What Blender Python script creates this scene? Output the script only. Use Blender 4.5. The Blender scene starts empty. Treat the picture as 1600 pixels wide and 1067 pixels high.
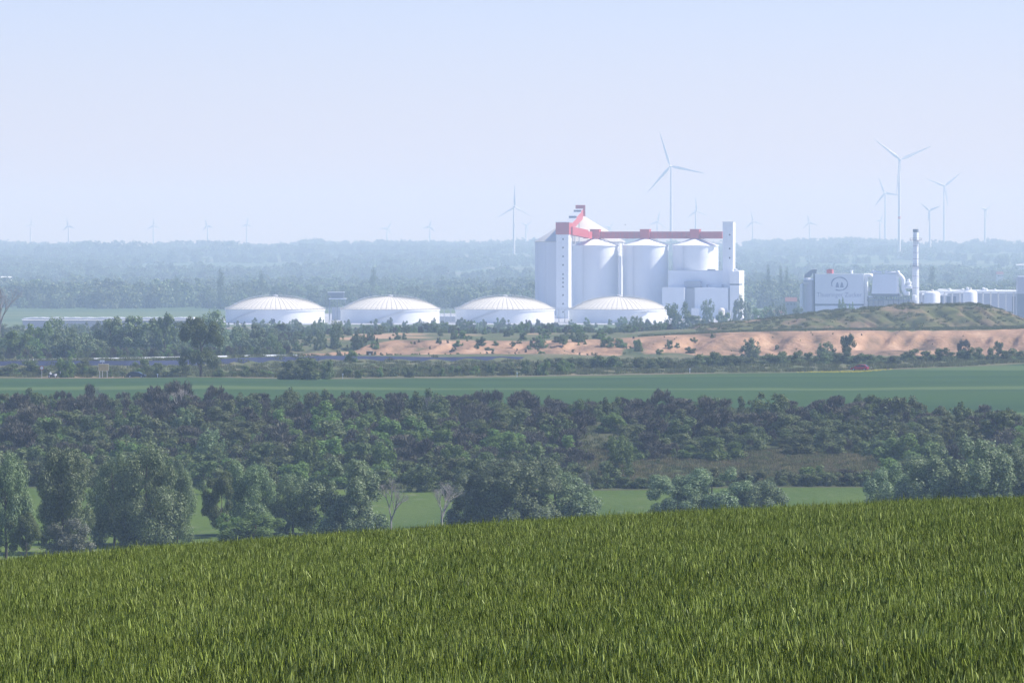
import bpy, math, random
import numpy as np
from mathutils import Vector

random.seed(7)
rng = np.random.default_rng(7)
sc = bpy.context.scene
COL = sc.collection
R = math.radians

# ------------------------------------------------------------------ camera
CZ = 50.0            # height of the camera above the datum
F = 8000.0           # focal length in pixels of a 1600 px wide frame
V0 = 375.0           # row of the level horizon
cam_d = bpy.data.cameras.new('camera')
cam = bpy.data.objects.new('camera', cam_d)
COL.objects.link(cam)
cam.location = (0, 0, CZ)
cam.rotation_euler = (R(90) - math.atan((533.5 - V0) / F), 0, 0)
cam_d.sensor_width = 36.0
cam_d.lens = 36.0 * F / 1600.0
cam_d.clip_start = 1.0
cam_d.clip_end = 40000.0
sc.camera = cam

# ------------------------------------------------------------------ light
SUN_EL, SUN_AZ = 46.0, 83.0        # degrees; azimuth from +Y towards +X
world = bpy.data.worlds.new('World')
sc.world = world
world.use_nodes = True
wn = world.node_tree
for n in list(wn.nodes):
    wn.nodes.remove(n)
sky = wn.nodes.new('ShaderNodeTexSky')
sky.sky_type = 'NISHITA'
sky.sun_disc = False
sky.sun_elevation = R(SUN_EL)
sky.sun_rotation = R(SUN_AZ)
sky.altitude = 150
sky.air_density = 1.0
sky.dust_density = 0.3
sky.ozone_density = 6.0
bg = wn.nodes.new('ShaderNodeBackground')
bg.inputs['Strength'].default_value = 0.108
wo = wn.nodes.new('ShaderNodeOutputWorld')
tint = wn.nodes.new('ShaderNodeMix'); tint.data_type = 'RGBA'; tint.blend_type = 'MULTIPLY'   # hazy lilac-white spring sky
tint.inputs['Factor'].default_value = 1.0
tint.inputs['B'].default_value = (0.96, 0.85, 1.08, 1)
wn.links.new(sky.outputs[0], tint.inputs['A'])
wn.links.new(tint.outputs['Result'], bg.inputs['Color'])
wn.links.new(bg.outputs[0], wo.inputs['Surface'])

sun_d = bpy.data.lights.new('sun', 'SUN')
sun_d.energy = 5.0
sun_d.angle = R(0.53)
sun_d.color = (1.0, 0.965, 0.91)
sun = bpy.data.objects.new('sun', sun_d)
COL.objects.link(sun)
sdir = Vector((math.sin(R(SUN_AZ)) * math.cos(R(SUN_EL)), math.cos(R(SUN_AZ)) * math.cos(R(SUN_EL)), math.sin(R(SUN_EL))))
sun.rotation_euler = sdir.to_track_quat('Z', 'Y').to_euler()
sun.location = (200, 0, 400)

sc.view_settings.view_transform = 'Standard'
sc.view_settings.look = 'None'
sc.view_settings.exposure = 0.58
sc.view_settings.gamma = 1.0
sc.view_settings.use_curve_mapping = False
cy = sc.cycles
cy.use_denoising = True
cy.max_bounces = 5
cy.diffuse_bounces = 3
cy.glossy_bounces = 2
cy.transmission_bounces = 3
cy.transparent_max_bounces = 8
cy.volume_bounces = 2
cy.sample_clamp_indirect = 6.0

# ------------------------------------------------------------------ helpers
def at(u, v, Y):
    """point on the line of sight of photo pixel (u, v) at distance Y"""
    return Vector(((u - 800.0) / F * Y, Y, CZ - (v - V0) / F * Y))

def tag(o, label=None, cat=None, group=None, kind=None):
    if label: o['label'] = label
    if cat: o['category'] = cat
    if group: o['group'] = group
    if kind: o['kind'] = kind
    return o

def empty(name, loc, rz=0.0, label=None, cat=None, group=None):
    o = bpy.data.objects.new(name, None)
    COL.objects.link(o)
    o.location = loc
    o.rotation_euler = (0, 0, rz)
    o.empty_display_size = 0.5
    return tag(o, label, cat, group)

def link(name, mesh, parent=None, loc=(0, 0, 0), rot=(0, 0, 0), scale=(1, 1, 1)):
    o = bpy.data.objects.new(name, mesh)
    COL.objects.link(o)
    o.location, o.rotation_euler, o.scale = loc, rot, scale
    if parent is not None:
        o.parent = parent
    return o

def copy_tree(src, kids):
    c = src.copy(); COL.objects.link(c)
    for k in kids.get(src.name, ()):
        d = k.copy(); COL.objects.link(d); d.parent = c
        for g in kids.get(k.name, ()):
            e = g.copy(); COL.objects.link(e); e.parent = d
    return c

def np_mesh(name, V, Fq, mats, midx=None, smooth=False):
    """V (n,3), Fq (m,k) faces of equal corner count"""
    V = np.asarray(V, dtype=np.float32); Fq = np.asarray(Fq, dtype=np.int32)
    me = bpy.data.meshes.new(name)
    m, k = Fq.shape
    me.vertices.add(len(V)); me.vertices.foreach_set('co', V.ravel())
    me.loops.add(m * k); me.loops.foreach_set('vertex_index', Fq.ravel())
    me.polygons.add(m); me.polygons.foreach_set('loop_start', np.arange(0, m * k, k, dtype=np.int32))
    me.polygons.foreach_set('loop_total', np.full(m, k, dtype=np.int32))
    for mt in mats: me.materials.append(mt)
    if midx is not None: me.polygons.foreach_set('material_index', np.asarray(midx, dtype=np.int32))
    me.polygons.foreach_set('use_smooth', np.full(m, smooth, dtype=bool))
    me.update(calc_edges=True)
    return me

class MB:
    """collects simple solids into one mesh"""
    def __init__(self):
        self.v, self.f, self.s = [], [], []
    def add(self, vs, fs, smooth=False):
        b = len(self.v)
        self.v += [tuple(p) for p in vs]
        for q in fs:
            self.f.append(tuple(b + i for i in q)); self.s.append(smooth)
        return self
    def box(self, x0, x1, y0, y1, z0, z1):
        vs = [(x0, y0, z0), (x1, y0, z0), (x1, y1, z0), (x0, y1, z0), (x0, y0, z1), (x1, y0, z1), (x1, y1, z1), (x0, y1, z1)]
        return self.add(vs, [(0, 3, 2, 1), (4, 5, 6, 7), (0, 1, 5, 4), (1, 2, 6, 5), (2, 3, 7, 6), (3, 0, 4, 7)])
    def lathe(self, prof, n=24, cx=0, cy_=0, caps=True):
        vs, fs = [], []
        for r, z in prof:
            for i in range(n):
                a = 2 * math.pi * i / n
                vs.append((cx + r * math.cos(a), cy_ + r * math.sin(a), z))
        for j in range(len(prof) - 1):
            for i in range(n):
                k = (i + 1) % n
                fs.append((j * n + i, j * n + k, (j + 1) * n + k, (j + 1) * n + i))
        self.add(vs, fs, True)
        if caps:
            b = len(self.v) - len(vs)
            self.f.append(tuple(b + i for i in range(n - 1, -1, -1))); self.s.append(False)
            t = b + (len(prof) - 1) * n
            self.f.append(tuple(t + i for i in range(n))); self.s.append(False)
        return self
    def tube(self, a, b, r0, r1=None, n=8):
        a, b = Vector(a), Vector(b)
        r1 = r0 if r1 is None else r1
        d = (b - a)
        if d.length < 1e-6: return self
        d.normalize()
        x = d.orthogonal().normalized(); y = d.cross(x)
        vs = []
        for p, r in ((a, r0), (b, r1)):
            for i in range(n):
                t = 2 * math.pi * i / n
                vs.append(p + x * (r * math.cos(t)) + y * (r * math.sin(t)))
        self.add(vs, [(i, (i + 1) % n, n + (i + 1) % n, n + i) for i in range(n)], True)
        bb = len(self.v) - 2 * n
        self.f.append(tuple(bb + i for i in range(n - 1, -1, -1))); self.s.append(False)
        self.f.append(tuple(bb + n + i for i in range(n))); self.s.append(False)
        return self
    def path(self, pts, r, n=10):
        for a, b in zip(pts[:-1], pts[1:]): self.tube(a, b, r, r, n)
        for p in pts[1:-1]: self.ball(p, r * 1.02, 10)
        return self
    def ball(self, c, r, n=10):
        c = Vector(c)
        prof = [(r * math.sin(math.pi * j / 6) + 1e-4, c.z - r * math.cos(math.pi * j / 6)) for j in range(7)]
        return self.lathe(prof, n, c.x, c.y)
    def prism(self, poly, x0, x1, axis='x'):
        """extrude a polygon given in the plane across the axis"""
        n = len(poly)
        if axis == 'x':
            vs = [(x0, p, q) for p, q in poly] + [(x1, p, q) for p, q in poly]
        elif axis == 'y':
            vs = [(p, x0, q) for p, q in poly] + [(p, x1, q) for p, q in poly]
        else:
            vs = [(p, q, x0) for p, q in poly] + [(p, q, x1) for p, q in poly]
        fs = [(i, (i + 1) % n, n + (i + 1) % n, n + i) for i in range(n)]
        fs += [tuple(range(n - 1, -1, -1)), tuple(range(n, 2 * n))]
        return self.add(vs, fs)
    def mesh(self, name, mt):
        me = bpy.data.meshes.new(name)
        me.from_pydata(self.v, [], self.f)
        me.materials.append(mt)
        me.polygons.foreach_set('use_smooth', self.s)
        me.update()
        import bmesh
        bm = bmesh.new(); bm.from_mesh(me)
        bmesh.ops.recalc_face_normals(bm, faces=bm.faces)
        bm.to_mesh(me); bm.free()
        me.set_sharp_from_angle(angle=R(32))
        return me
    def build(self, name, mt, parent=None, loc=(0, 0, 0), rot=(0, 0, 0)):
        return link(name, self.mesh(name, mt), parent, loc, rot)

def hash2(ix, iy, seed=0):
    n = (ix.astype(np.int64) * 374761393 + iy.astype(np.int64) * 668265263 + seed * 974634777) & 0x7fffffff
    n = ((n ^ (n >> 13)) * 1274126177) & 0x7fffffff
    return ((n ^ (n >> 16)) & 0xffff) / 65535.0

def vnoise(x, y, seed=0):
    x = np.asarray(x, float); y = np.asarray(y, float)
    ix, iy = np.floor(x), np.floor(y)
    fx, fy = x - ix, y - iy
    fx = fx * fx * (3 - 2 * fx); fy = fy * fy * (3 - 2 * fy)
    a = hash2(ix, iy, seed); b = hash2(ix + 1, iy, seed); c = hash2(ix, iy + 1, seed); d = hash2(ix + 1, iy + 1, seed)
    return (a * (1 - fx) + b * fx) * (1 - fy) + (c * (1 - fx) + d * fx) * fy

def sstep(a, b, x):
    t = np.clip((np.asarray(x, float) - a) / (b - a), 0, 1)
    return t * t * (3 - 2 * t)

# ------------------------------------------------------------------ materials
def new_mat(name):
    m = bpy.data.materials.new(name); m.use_nodes = True
    nt = m.node_tree
    return m, nt, nt.nodes['Principled BSDF']

def plain(name, col, rough=0.6, spec=0.3, var=0.10, scale=0.15, bump=0.0, metal=0.0, streak=False):
    """painted or mineral surface with uneven tone and soiling"""
    m, nt, p = new_mat(name)
    tc = nt.nodes.new('ShaderNodeTexCoord')
    mp = nt.nodes.new('ShaderNodeMapping')
    nt.links.new(tc.outputs['Object'], mp.inputs['Vector'])
    if streak: mp.inputs['Scale'].default_value = (1, 1, 0.12)
    nz = nt.nodes.new('ShaderNodeTexNoise'); nz.inputs['Scale'].default_value = scale; nz.inputs['Detail'].default_value = 6
    nt.links.new(mp.outputs[0], nz.inputs['Vector'])
    rp = nt.nodes.new('ShaderNodeValToRGB')
    c = np.array(col)
    rp.color_ramp.elements[0].position = 0.3; rp.color_ramp.elements[1].position = 0.7
    rp.color_ramp.elements[0].color = (*np.clip(c * (1 - var), 0, 1), 1)
    rp.color_ramp.elements[1].color = (*np.clip(c * (1 + var * 0.5), 0, 1), 1)
    nt.links.new(nz.outputs['Fac'], rp.inputs['Fac'])
    nt.links.new(rp.outputs['Color'], p.inputs['Base Color'])
    p.inputs['Roughness'].default_value = rough
    p.inputs['Specular IOR Level'].default_value = spec
    p.inputs['Metallic'].default_value = metal
    if bump:
        b = nt.nodes.new('ShaderNodeBump'); b.inputs['Strength'].default_value = bump
        nt.links.new(nz.outputs['Fac'], b.inputs['Height']); nt.links.new(b.outputs[0], p.inputs['Normal'])
    return m

def foliage(name, c1, c2, c3=None, transl=0.25, spec=0.25, rough=0.55, ov=0.25, oh=0.03):
    """leaf material: every leaf clump its own tone, every plant a slightly different one"""
    m, nt, p = new_mat(name)
    g = nt.nodes.new('ShaderNodeNewGeometry')
    rp = nt.nodes.new('ShaderNodeValToRGB')
    e = rp.color_ramp.elements
    e[0].position = 0.0; e[0].color = (*c1, 1)
    e[1].position = 0.80; e[1].color = (*c2, 1)
    if c3:
        n = e.new(1.0); n.color = (*c3, 1)
    nt.links.new(g.outputs['Random Per Island'], rp.inputs['Fac'])
    oi = nt.nodes.new('ShaderNodeObjectInfo')
    mr = nt.nodes.new('ShaderNodeMapRange'); mr.inputs['To Min'].default_value = 1 - ov; mr.inputs['To Max'].default_value = 1 + ov
    nt.links.new(oi.outputs['Random'], mr.inputs['Value'])
    mh = nt.nodes.new('ShaderNodeMath'); mh.operation = 'MULTIPLY_ADD'
    nt.links.new(oi.outputs['Random'], mh.inputs[0]); mh.inputs[1].default_value = oh; mh.inputs[2].default_value = 0.5 - oh / 2
    hs = nt.nodes.new('ShaderNodeHueSaturation')
    nt.links.new(mh.outputs[0], hs.inputs['Hue'])
    nt.links.new(mr.outputs[0], hs.inputs['Value']); nt.links.new(rp.outputs['Color'], hs.inputs['Color'])
    nt.links.new(hs.outputs[0], p.inputs['Base Color'])
    p.inputs['Roughness'].default_value = rough
    p.inputs['Specular IOR Level'].default_value = spec
    if transl:
        tr = nt.nodes.new('ShaderNodeBsdfTranslucent')
        nt.links.new(hs.outputs[0], tr.inputs['Color'])
        mx = nt.nodes.new('ShaderNodeMixShader'); mx.inputs[0].default_value = transl
        nt.links.new(p.outputs[0], mx.inputs[1]); nt.links.new(tr.outputs[0], mx.inputs[2])
        nt.links.new(mx.outputs[0], nt.nodes['Material Output'].inputs['Surface'])
    return m

def ground_mat(name, layers, stretch=(1, 1, 1), rough=0.95, bump=0.3, bscale=0.8):
    """layers: first (colour), then (colour, noise scale, lo, hi, detail, seed) mixed over it"""
    m, nt, p = new_mat(name)
    tc = nt.nodes.new('ShaderNodeNewGeometry')
    mp = nt.nodes.new('ShaderNodeMapping'); mp.inputs['Scale'].default_value = stretch
    nt.links.new(tc.outputs['Position'], mp.inputs['Vector'])
    cur = None
    base = layers[0]
    for i, (col, s, lo, hi, det, seed) in enumerate(layers[1:]):
        nz = nt.nodes.new('ShaderNodeTexNoise'); nz.inputs['Scale'].default_value = s; nz.inputs['Detail'].default_value = det
        off = nt.nodes.new('ShaderNodeVectorMath'); off.operation = 'ADD'; off.inputs[1].default_value = (seed * 137.1, seed * 71.7, 0)
        nt.links.new(mp.outputs[0], off.inputs[0]); nt.links.new(off.outputs[0], nz.inputs['Vector'])
        mr = nt.nodes.new('ShaderNodeMapRange'); mr.inputs['From Min'].default_value = lo; mr.inputs['From Max'].default_value = hi
        nt.links.new(nz.outputs['Fac'], mr.inputs['Value'])
        mx = nt.nodes.new('ShaderNodeMix'); mx.data_type = 'RGBA'
        nt.links.new(mr.outputs[0], mx.inputs['Factor'])
        if cur is None: mx.inputs['A'].default_value = (*base, 1)
        else: nt.links.new(cur, mx.inputs['A'])
        mx.inputs['B'].default_value = (*col, 1)
        cur = mx.outputs['Result']
    nt.links.new(cur, p.inputs['Base Color'])
    p.inputs['Roughness'].default_value = rough
    p.inputs['Specular IOR Level'].default_value = 0.1
    if bump:
        nz = nt.nodes.new('ShaderNodeTexNoise'); nz.inputs['Scale'].default_value = bscale; nz.inputs['Detail'].default_value = 5
        nt.links.new(tc.outputs['Position'], nz.inputs['Vector'])
        b = nt.nodes.new('ShaderNodeBump'); b.inputs['Strength'].default_value = bump; b.inputs['Distance'].default_value = 1.0
        nt.links.new(nz.outputs['Fac'], b.inputs['Height']); nt.links.new(b.outputs[0], p.inputs['Normal'])
    return m

M = {}
M['white'] = plain('white_paint', (0.83, 0.86, 0.88), 0.5, 0.3, 0.07, 0.10, streak=True)
M['silo'] = plain('silo_white', (0.83, 0.87, 0.90), 0.6, 0.2, 0.08, 0.12, streak=True)
M['bigsilo'] = plain('big_silo_grey', (0.66, 0.69, 0.73), 0.7, 0.2, 0.06, 0.12, streak=True)
M['coneroof'] = plain('grey_cone_roof', (0.55, 0.54, 0.51), 0.7, 0.2, 0.08, 0.1)
M['panel'] = plain('cladding_white', (0.78, 0.83, 0.88), 0.5, 0.3, 0.05, 0.15, streak=True)
M['greywall'] = plain('cladding_grey', (0.42, 0.45, 0.50), 0.5, 0.3, 0.08, 0.15, streak=True)
M['darkwall'] = plain('cladding_dark', (0.16, 0.19, 0.23), 0.5, 0.3, 0.12, 0.2)
M['red'] = plain('gallery_red', (0.48, 0.078, 0.080), 0.5, 0.3, 0.10, 0.3)
M['steel'] = plain('galvanised_steel', (0.50, 0.52, 0.54), 0.45, 0.5, 0.10, 0.5)
M['rib'] = plain('roof_rib_grey', (0.36, 0.35, 0.32), 0.6, 0.3, 0.08, 0.5)
M['tankroof'] = plain('tank_roof', (0.74, 0.71, 0.62), 0.55, 0.3, 0.10, 0.25)
M['dark'] = plain('dark_opening', (0.05, 0.055, 0.06), 0.4, 0.4, 0.1, 1.0)
M['redroof'] = plain('red_roof_tiles', (0.17, 0.080, 0.065), 0.8, 0.2, 0.2, 0.6)
M['plaster'] = plain('white_plaster', (0.72, 0.70, 0.66), 0.8, 0.2, 0.08, 0.3)
M['turbine'] = plain('turbine_white', (0.74, 0.75, 0.76), 0.4, 0.4, 0.03, 0.05)
M['band'] = plain('turbine_red_band', (0.55, 0.10, 0.08), 0.4, 0.4, 0.03, 0.05)
M['bark'] = plain('bark', (0.10, 0.085, 0.07), 0.9, 0.1, 0.3, 2.0, 0.4)
M['palebark'] = plain('pale_bark', (0.36, 0.33, 0.30), 0.9, 0.1, 0.25, 2.0, 0.4)
M['wood'] = plain('weathered_wood', (0.16, 0.105, 0.07), 0.8, 0.1, 0.2, 2.0)
M['carred'] = plain('car_paint_red', (0.42, 0.02, 0.035), 0.25, 0.5, 0.03, 1.0)
M['cardark'] = plain('car_paint_dark', (0.03, 0.045, 0.06), 0.25, 0.5, 0.03, 1.0)
M['glass'] = plain('car_glass', (0.03, 0.04, 0.05), 0.08, 0.6, 0.03, 1.0)
M['tyre'] = plain('rubber', (0.02, 0.02, 0.02), 0.8, 0.2, 0.1, 3.0)
M['lamp'] = plain('lamp_plastic', (0.75, 0.73, 0.68), 0.2, 0.5, 0.03, 1.0)
M['redlamp'] = plain('tail_lamp_plastic', (0.40, 0.02, 0.02), 0.2, 0.5, 0.03, 1.0)
M['yellow'] = plain('faded_yellow_sign', (0.58, 0.46, 0.20), 0.6, 0.3, 0.15, 2.0)
M['signred'] = plain('sign_red', (0.55, 0.08, 0.05), 0.5, 0.3, 0.05, 1.0)
M['liner'] = plain('slate_blue_liner', (0.038, 0.046, 0.085), 0.9, 0.0, 0.15, 0.08)
M['logo'] = plain('logo_blue_grey', (0.26, 0.31, 0.42), 0.6, 0.2, 0.05, 1.0)
M['logotext'] = plain('faded_lettering', (0.36, 0.41, 0.52), 0.6, 0.2, 0.05, 1.0)

M['leaf_poplar'] = foliage('leaf_poplar', (0.060, 0.100, 0.034), (0.215, 0.285, 0.120), (0.31, 0.37, 0.20), 0.28, 0.28, 0.5)
M['leaf_willow'] = foliage('leaf_willow', (0.072, 0.112, 0.045), (0.225, 0.295, 0.138), (0.32, 0.38, 0.22), 0.30, 0.28, 0.5)
M['leaf_fresh'] = foliage('leaf_fresh', (0.085, 0.145, 0.032), (0.170, 0.255, 0.065), None, 0.36)
M['leaf_dark'] = foliage('leaf_dark', (0.052, 0.084, 0.024), (0.145, 0.190, 0.062), None, 0.32)
M['leaf_olive'] = foliage('leaf_olive', (0.068, 0.088, 0.030), (0.155, 0.185, 0.070), None, 0.32)
M['leaf_sage'] = foliage('leaf_sage', (0.12, 0.13, 0.085), (0.19, 0.20, 0.14), None, 0.2)
M['twig'] = foliage('twig_grey', (0.070, 0.066, 0.048), (0.150, 0.138, 0.102), None, 0.0, 0.1, 0.9)
M['grass_blade'] = foliage('grass_blade', (0.075, 0.095, 0.035), (0.15, 0.16, 0.07), None, 0.25, 0.1, 0.8)
M['wheat_leaf'] = foliage('wheat_leaf', (0.016, 0.032, 0.004), (0.070, 0.110, 0.012), (0.20, 0.25, 0.05), 0.20, 0.15, 0.6, 0.07, 0.006)
M['wheat_ear'] = foliage('wheat_ear', (0.030, 0.048, 0.005), (0.315, 0.385, 0.058), (0.48, 0.54, 0.17), 0.10, 0.2, 0.5, 0.07, 0.006)

# ------------------------------------------------------------------ terrain
TY = [330, 380, 600, 690, 760, 800, 850, 900, 950, 1000, 1200, 1250, 1300, 1350, 1400, 1450, 1500, 1560, 1700, 2000, 2400, 2800, 3100, 3600, 4700, 6000, 7800, 9300, 10800, 12000, 16000]
TD = [36.6, 37.5, 37.6, 37.5, 37.2, 36.4, 33.8, 31.8, 30.9, 30.6, 31.0, 31.0, 31.2, 31.5, 32.2, 33.0, 33.6, 34.0, 35.0, 38, 43, 48, 50, 50, 54, 52, 40, 26.5, 18.0, 18.0, 48]

def u_of(X, Y): return 800.0 + F * np.asarray(X, float) / np.maximum(np.asarray(Y, float), 1.0)

def wheat_top_drop(X, Y):
    Yp = np.maximum(Y, 0)
    w = 1 - sstep(160, 330, Y)
    Xc = np.clip(X, -40, 40)
    return 2.13 + 0.0077 * Yp + 0.000263 * Yp * Yp + (-0.0625 * Xc + 0.0016 * Xc * Xc) * w

def bank_top_rise(u):
    """how high the sand face climbs above the pit floor"""
    return np.interp(u, [-400, 380, 480, 620, 760, 950, 1050, 1200, 1400, 1600, 2400], [0.0, 0.6, 2.2, 3.6, 3.2, 3.4, 5.0, 5.8, 6.2, 6.8, 6.8])

def liner_Y(u): return np.interp(u, [-900, 0, 200, 400, 860, 1100], [1235, 1238, 1245, 1290, 1352, 1390])
def field_far(u): return np.interp(u, [-900, 0, 500, 1000, 1343, 1600, 2600], [1140, 1142, 1137, 1175, 1204, 1290, 1420])
def field_near(u): return np.interp(u, [-900, 0, 300, 700, 1000, 1300, 1500, 1600, 2600], [960, 958, 962, 955, 950, 945, 925, 905, 860])

def drop(X, Y):
    X = np.asarray(X, float); Y = np.asarray(Y, float)
    d = np.interp(Y, TY, TD)
    near = wheat_top_drop(X, Y) + 1.0
    w = sstep(240, 390, Y)
    d = near * (1 - w) + d * w
    u = u_of(X, Y)
    n1 = vnoise(X / 60 + 9, Y / 60, 1) - 0.5; n2 = vnoise(X / 17, Y / 17 + 4, 2) - 0.5
    d = d - (n1 * 0.8 + n2 * 0.25) * sstep(400, 800, Y) * (1 - sstep(2000, 2600, Y))
    # embankment behind the liner
    ly = liner_Y(u)
    d = d - 1.05 * sstep(ly, ly + 5, Y) * (1 - sstep(ly + 25, ly + 120, Y)) * (1 - sstep(850, 1000, u)) * (1 - sstep(1600, 1800, Y))
    # sand face and the plateau behind
    rise = bank_top_rise(u)
    g = (vnoise(X / 8.0 - (Y - 1500) * 0.030, Y / 90.0, 5) - 0.5) * 2
    g2 = (vnoise(X / 3.1 - (Y - 1500) * 0.075, Y / 30.0, 6) - 0.5) * 2
    y0 = 1502 + 14 * (vnoise(X / 30, 3.3, 8) - 0.5)
    t = sstep(y0, y0 + 52, Y + 10 * g + 5 * g2)
    t = t + .10 * sstep(.45, .5, t + .06 * g2) * (1 - sstep(.62, .95, t))
    wob = 1 + 0.22 * (vnoise(X / 25, 1.7, 9) - 0.5)
    d = d - rise * wob * t * (1 - sstep(1760, 2050, Y))
    # heaps on the pit floor
    heap = np.maximum(vnoise(X / 12, Y / 16, 12) - 0.55, 0) * 5.0
    d = d - heap * sstep(1440, 1470, Y) * (1 - sstep(1500, 1540, Y)) * sstep(560, 700, u)
    # far relief
    d = d - (vnoise(X / 420, Y / 700, 14) - 0.5) * 7 * sstep(6500, 8500, Y)
    d = d - np.interp(u, [-600, 0, 500, 800, 1200, 1700], [-2, -1.5, 0.5, 0, 0.5, 1.0]) * sstep(8500, 10500, Y)
    return d

def gz(X, Y): return CZ - drop(X, Y)
def ground_pt(u, Y):
    X = (u - 800.0) / F * Y
    return (X, Y, float(gz(X, Y)))
def Y_for_row(u, v, lo, hi, n=400):
    Ys = np.linspace(lo, hi, n)
    rows = V0 + F * drop((u - 800.0) / F * Ys, Ys) / Ys
    return float(Ys[np.argmin(np.abs(rows - v))])

NS = 681
S = np.linspace(-0.17, 0.17, NS)
def solve_bound(fn):
    Yb = np.full(NS, 1200.0)
    for _ in range(12):
        Yb = fn(u_of(S * (Yb + 300), Yb))
    return Yb
def region(name, lo, hi, rows, mt):
    lo = lo if not np.isscalar(lo) else np.full(NS, float(lo))
    hi = hi if not np.isscalar(hi) else np.full(NS, float(hi))
    t = np.linspace(0, 1, rows)[:, None]
    if lo.min() > 400: Yg = lo[None] * (hi / lo)[None] ** t
    else: Yg = lo[None] * (1 - t) + hi[None] * t
    Xg = S[None] * (Yg + 300)
    Zg = gz(Xg, Yg)
    V = np.stack([Xg, Yg, Zg], -1).reshape(-1, 3)
    i = np.arange(rows - 1)[:, None] * NS + np.arange(NS - 1)[None]
    Fq = np.stack([i, i + 1, i + 1 + NS, i + NS], -1).reshape(-1, 4)
    me = np_mesh(name, V, Fq, [mt], smooth=True)
    if mt.name.startswith('pit'):
        a_ = me.attributes.new('sand', 'FLOAT', 'POINT'); a_.data.foreach_set('value', sandiness(Xg, Yg).ravel().astype(np.float32))
    o = link(name, me)
    o['kind'] = 'structure'
    return o

M['g_hill'] = ground_mat('hill_soil', [(0.05, 0.055, 0.02), ((0.08, 0.07, 0.04), 1.5, 0.4, 0.7, 4, 1)])
M['g_meadow'] = ground_mat('meadow_grass', [(0.070, 0.112, 0.014), ((0.100, 0.140, 0.024), 0.06, 0.35, 0.62, 7, 1), ((0.044, 0.080, 0.016), 0.012, 0.45, 0.7, 4, 2), ((0.12, 0.14, 0.06), 0.3, 0.58, 0.75, 4, 3)], (1, 0.35, 1))
M['g_scrub'] = ground_mat('scrub_floor', [(0.060, 0.082, 0.028), ((0.072, 0.076, 0.036), 0.035, 0.42, 0.58, 5, 1), ((0.055, 0.065, 0.030), 0.12, 0.5, 0.7, 6, 2), ((0.082, 0.090, 0.042), 0.4, 0.60, 0.8, 5, 4)], (1, 0.5, 1))
M['g_field'] = ground_mat('crop_green', [(0.036, 0.078, 0.021), ((0.026, 0.062, 0.021), 0.02, 0.40, 0.60, 3, 1), ((0.075, 0.118, 0.040), 0.017, 0.575, 0.62, 2, 2), ((0.036, 0.072, 0.030), 0.15, 0.55, 0.75, 5, 5)], (0.03, 1.0, 1), bump=0.15)
M['g_rough'] = ground_mat('rough_grassland', [(0.095, 0.110, 0.050), ((0.14, 0.130, 0.072), 0.05, 0.42, 0.62, 5, 1), ((0.065, 0.090, 0.035), 0.10, 0.48, 0.70, 6, 2), ((0.24, 0.175, 0.12), 0.03, 0.62, 0.70, 5, 7)], (1, 0.4, 1))
M['g_sand'] = ground_mat('orange_sand', [(0.36, 0.222, 0.140), ((0.44, 0.285, 0.19), 0.06, 0.35, 0.65, 6, 1), ((0.25, 0.145, 0.09), 0.16, 0.50, 0.72, 6, 2), ((0.13, 0.125, 0.06), 0.045, 0.60, 0.66, 6, 3)], (1, 0.35, 1), bump=0.5, bscale=0.6)
M['g_plateau'] = ground_mat('plateau_grass', [(0.085, 0.105, 0.040), ((0.13, 0.125, 0.065), 0.05, 0.42, 0.62, 5, 1), ((0.060, 0.080, 0.032), 0.09, 0.50, 0.70, 6, 2), ((0.36, 0.24, 0.155), 0.02, 0.60, 0.66, 5, 9)], (1, 0.3, 1))
M['g_plain'] = ground_mat('far_fields', [(0.060, 0.105, 0.040), ((0.095, 0.135, 0.055), 0.0022, 0.47, 0.50, 1, 1), ((0.17, 0.145, 0.10), 0.0028, 0.60, 0.62, 1, 2), ((0.045, 0.075, 0.030), 0.02, 0.5, 0.7, 5, 3)], (0.45, 1.0, 1), bump=0)
M['g_mound'] = ground_mat('mound_grass_and_earth', [(0.105, 0.115, 0.042), ((0.180, 0.135, 0.088), 0.09, 0.46, 0.62, 7, 1), ((0.045, 0.058, 0.024), 0.22, 0.50, 0.66, 6, 2), ((0.27, 0.185, 0.125), 0.06, 0.61, 0.68, 6, 4)], (1, 0.35, 0.6), bump=0.5, bscale=0.5)

def sandiness(X, Y):
    """1 where bare sand lies open, 0 under turf"""
    u = u_of(X, Y)
    e1 = (vnoise(X / 9, Y / 30, 51) - .5) * 2; e2 = (vnoise(X / 3.2, Y / 11, 52) - .5) * 2; e3 = (vnoise(X / 34, Y / 60, 53) - .5) * 2
    top = np.interp(u, [300, 380, 480, 560, 640, 760, 900, 1000, 1060, 1700], [1500, 1508, 1522, 1540, 1562, 1556, 1548, 1556, 1566, 1568])
    bot = np.interp(u, [300, 420, 560, 700, 900, 1000, 1200, 1700], [1480, 1478, 1452, 1440, 1438, 1452, 1440, 1436])
    s_ = sstep(-9, 9, (top - Y) + 12 * e1 + 5 * e2) * sstep(-8, 8, (Y - bot) + 10 * e1 + 5 * e2)
    s_ = s_ * sstep(370, 470, u + 40 * e1)
    # turf creeping over the low part on the left and in the middle
    s_ = s_ * (1 - (1 - sstep(960, 1060, u)) * sstep(.15, .5, e3 + .5 * e1) * .9)
    return np.clip(s_, 0, 1)
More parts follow.
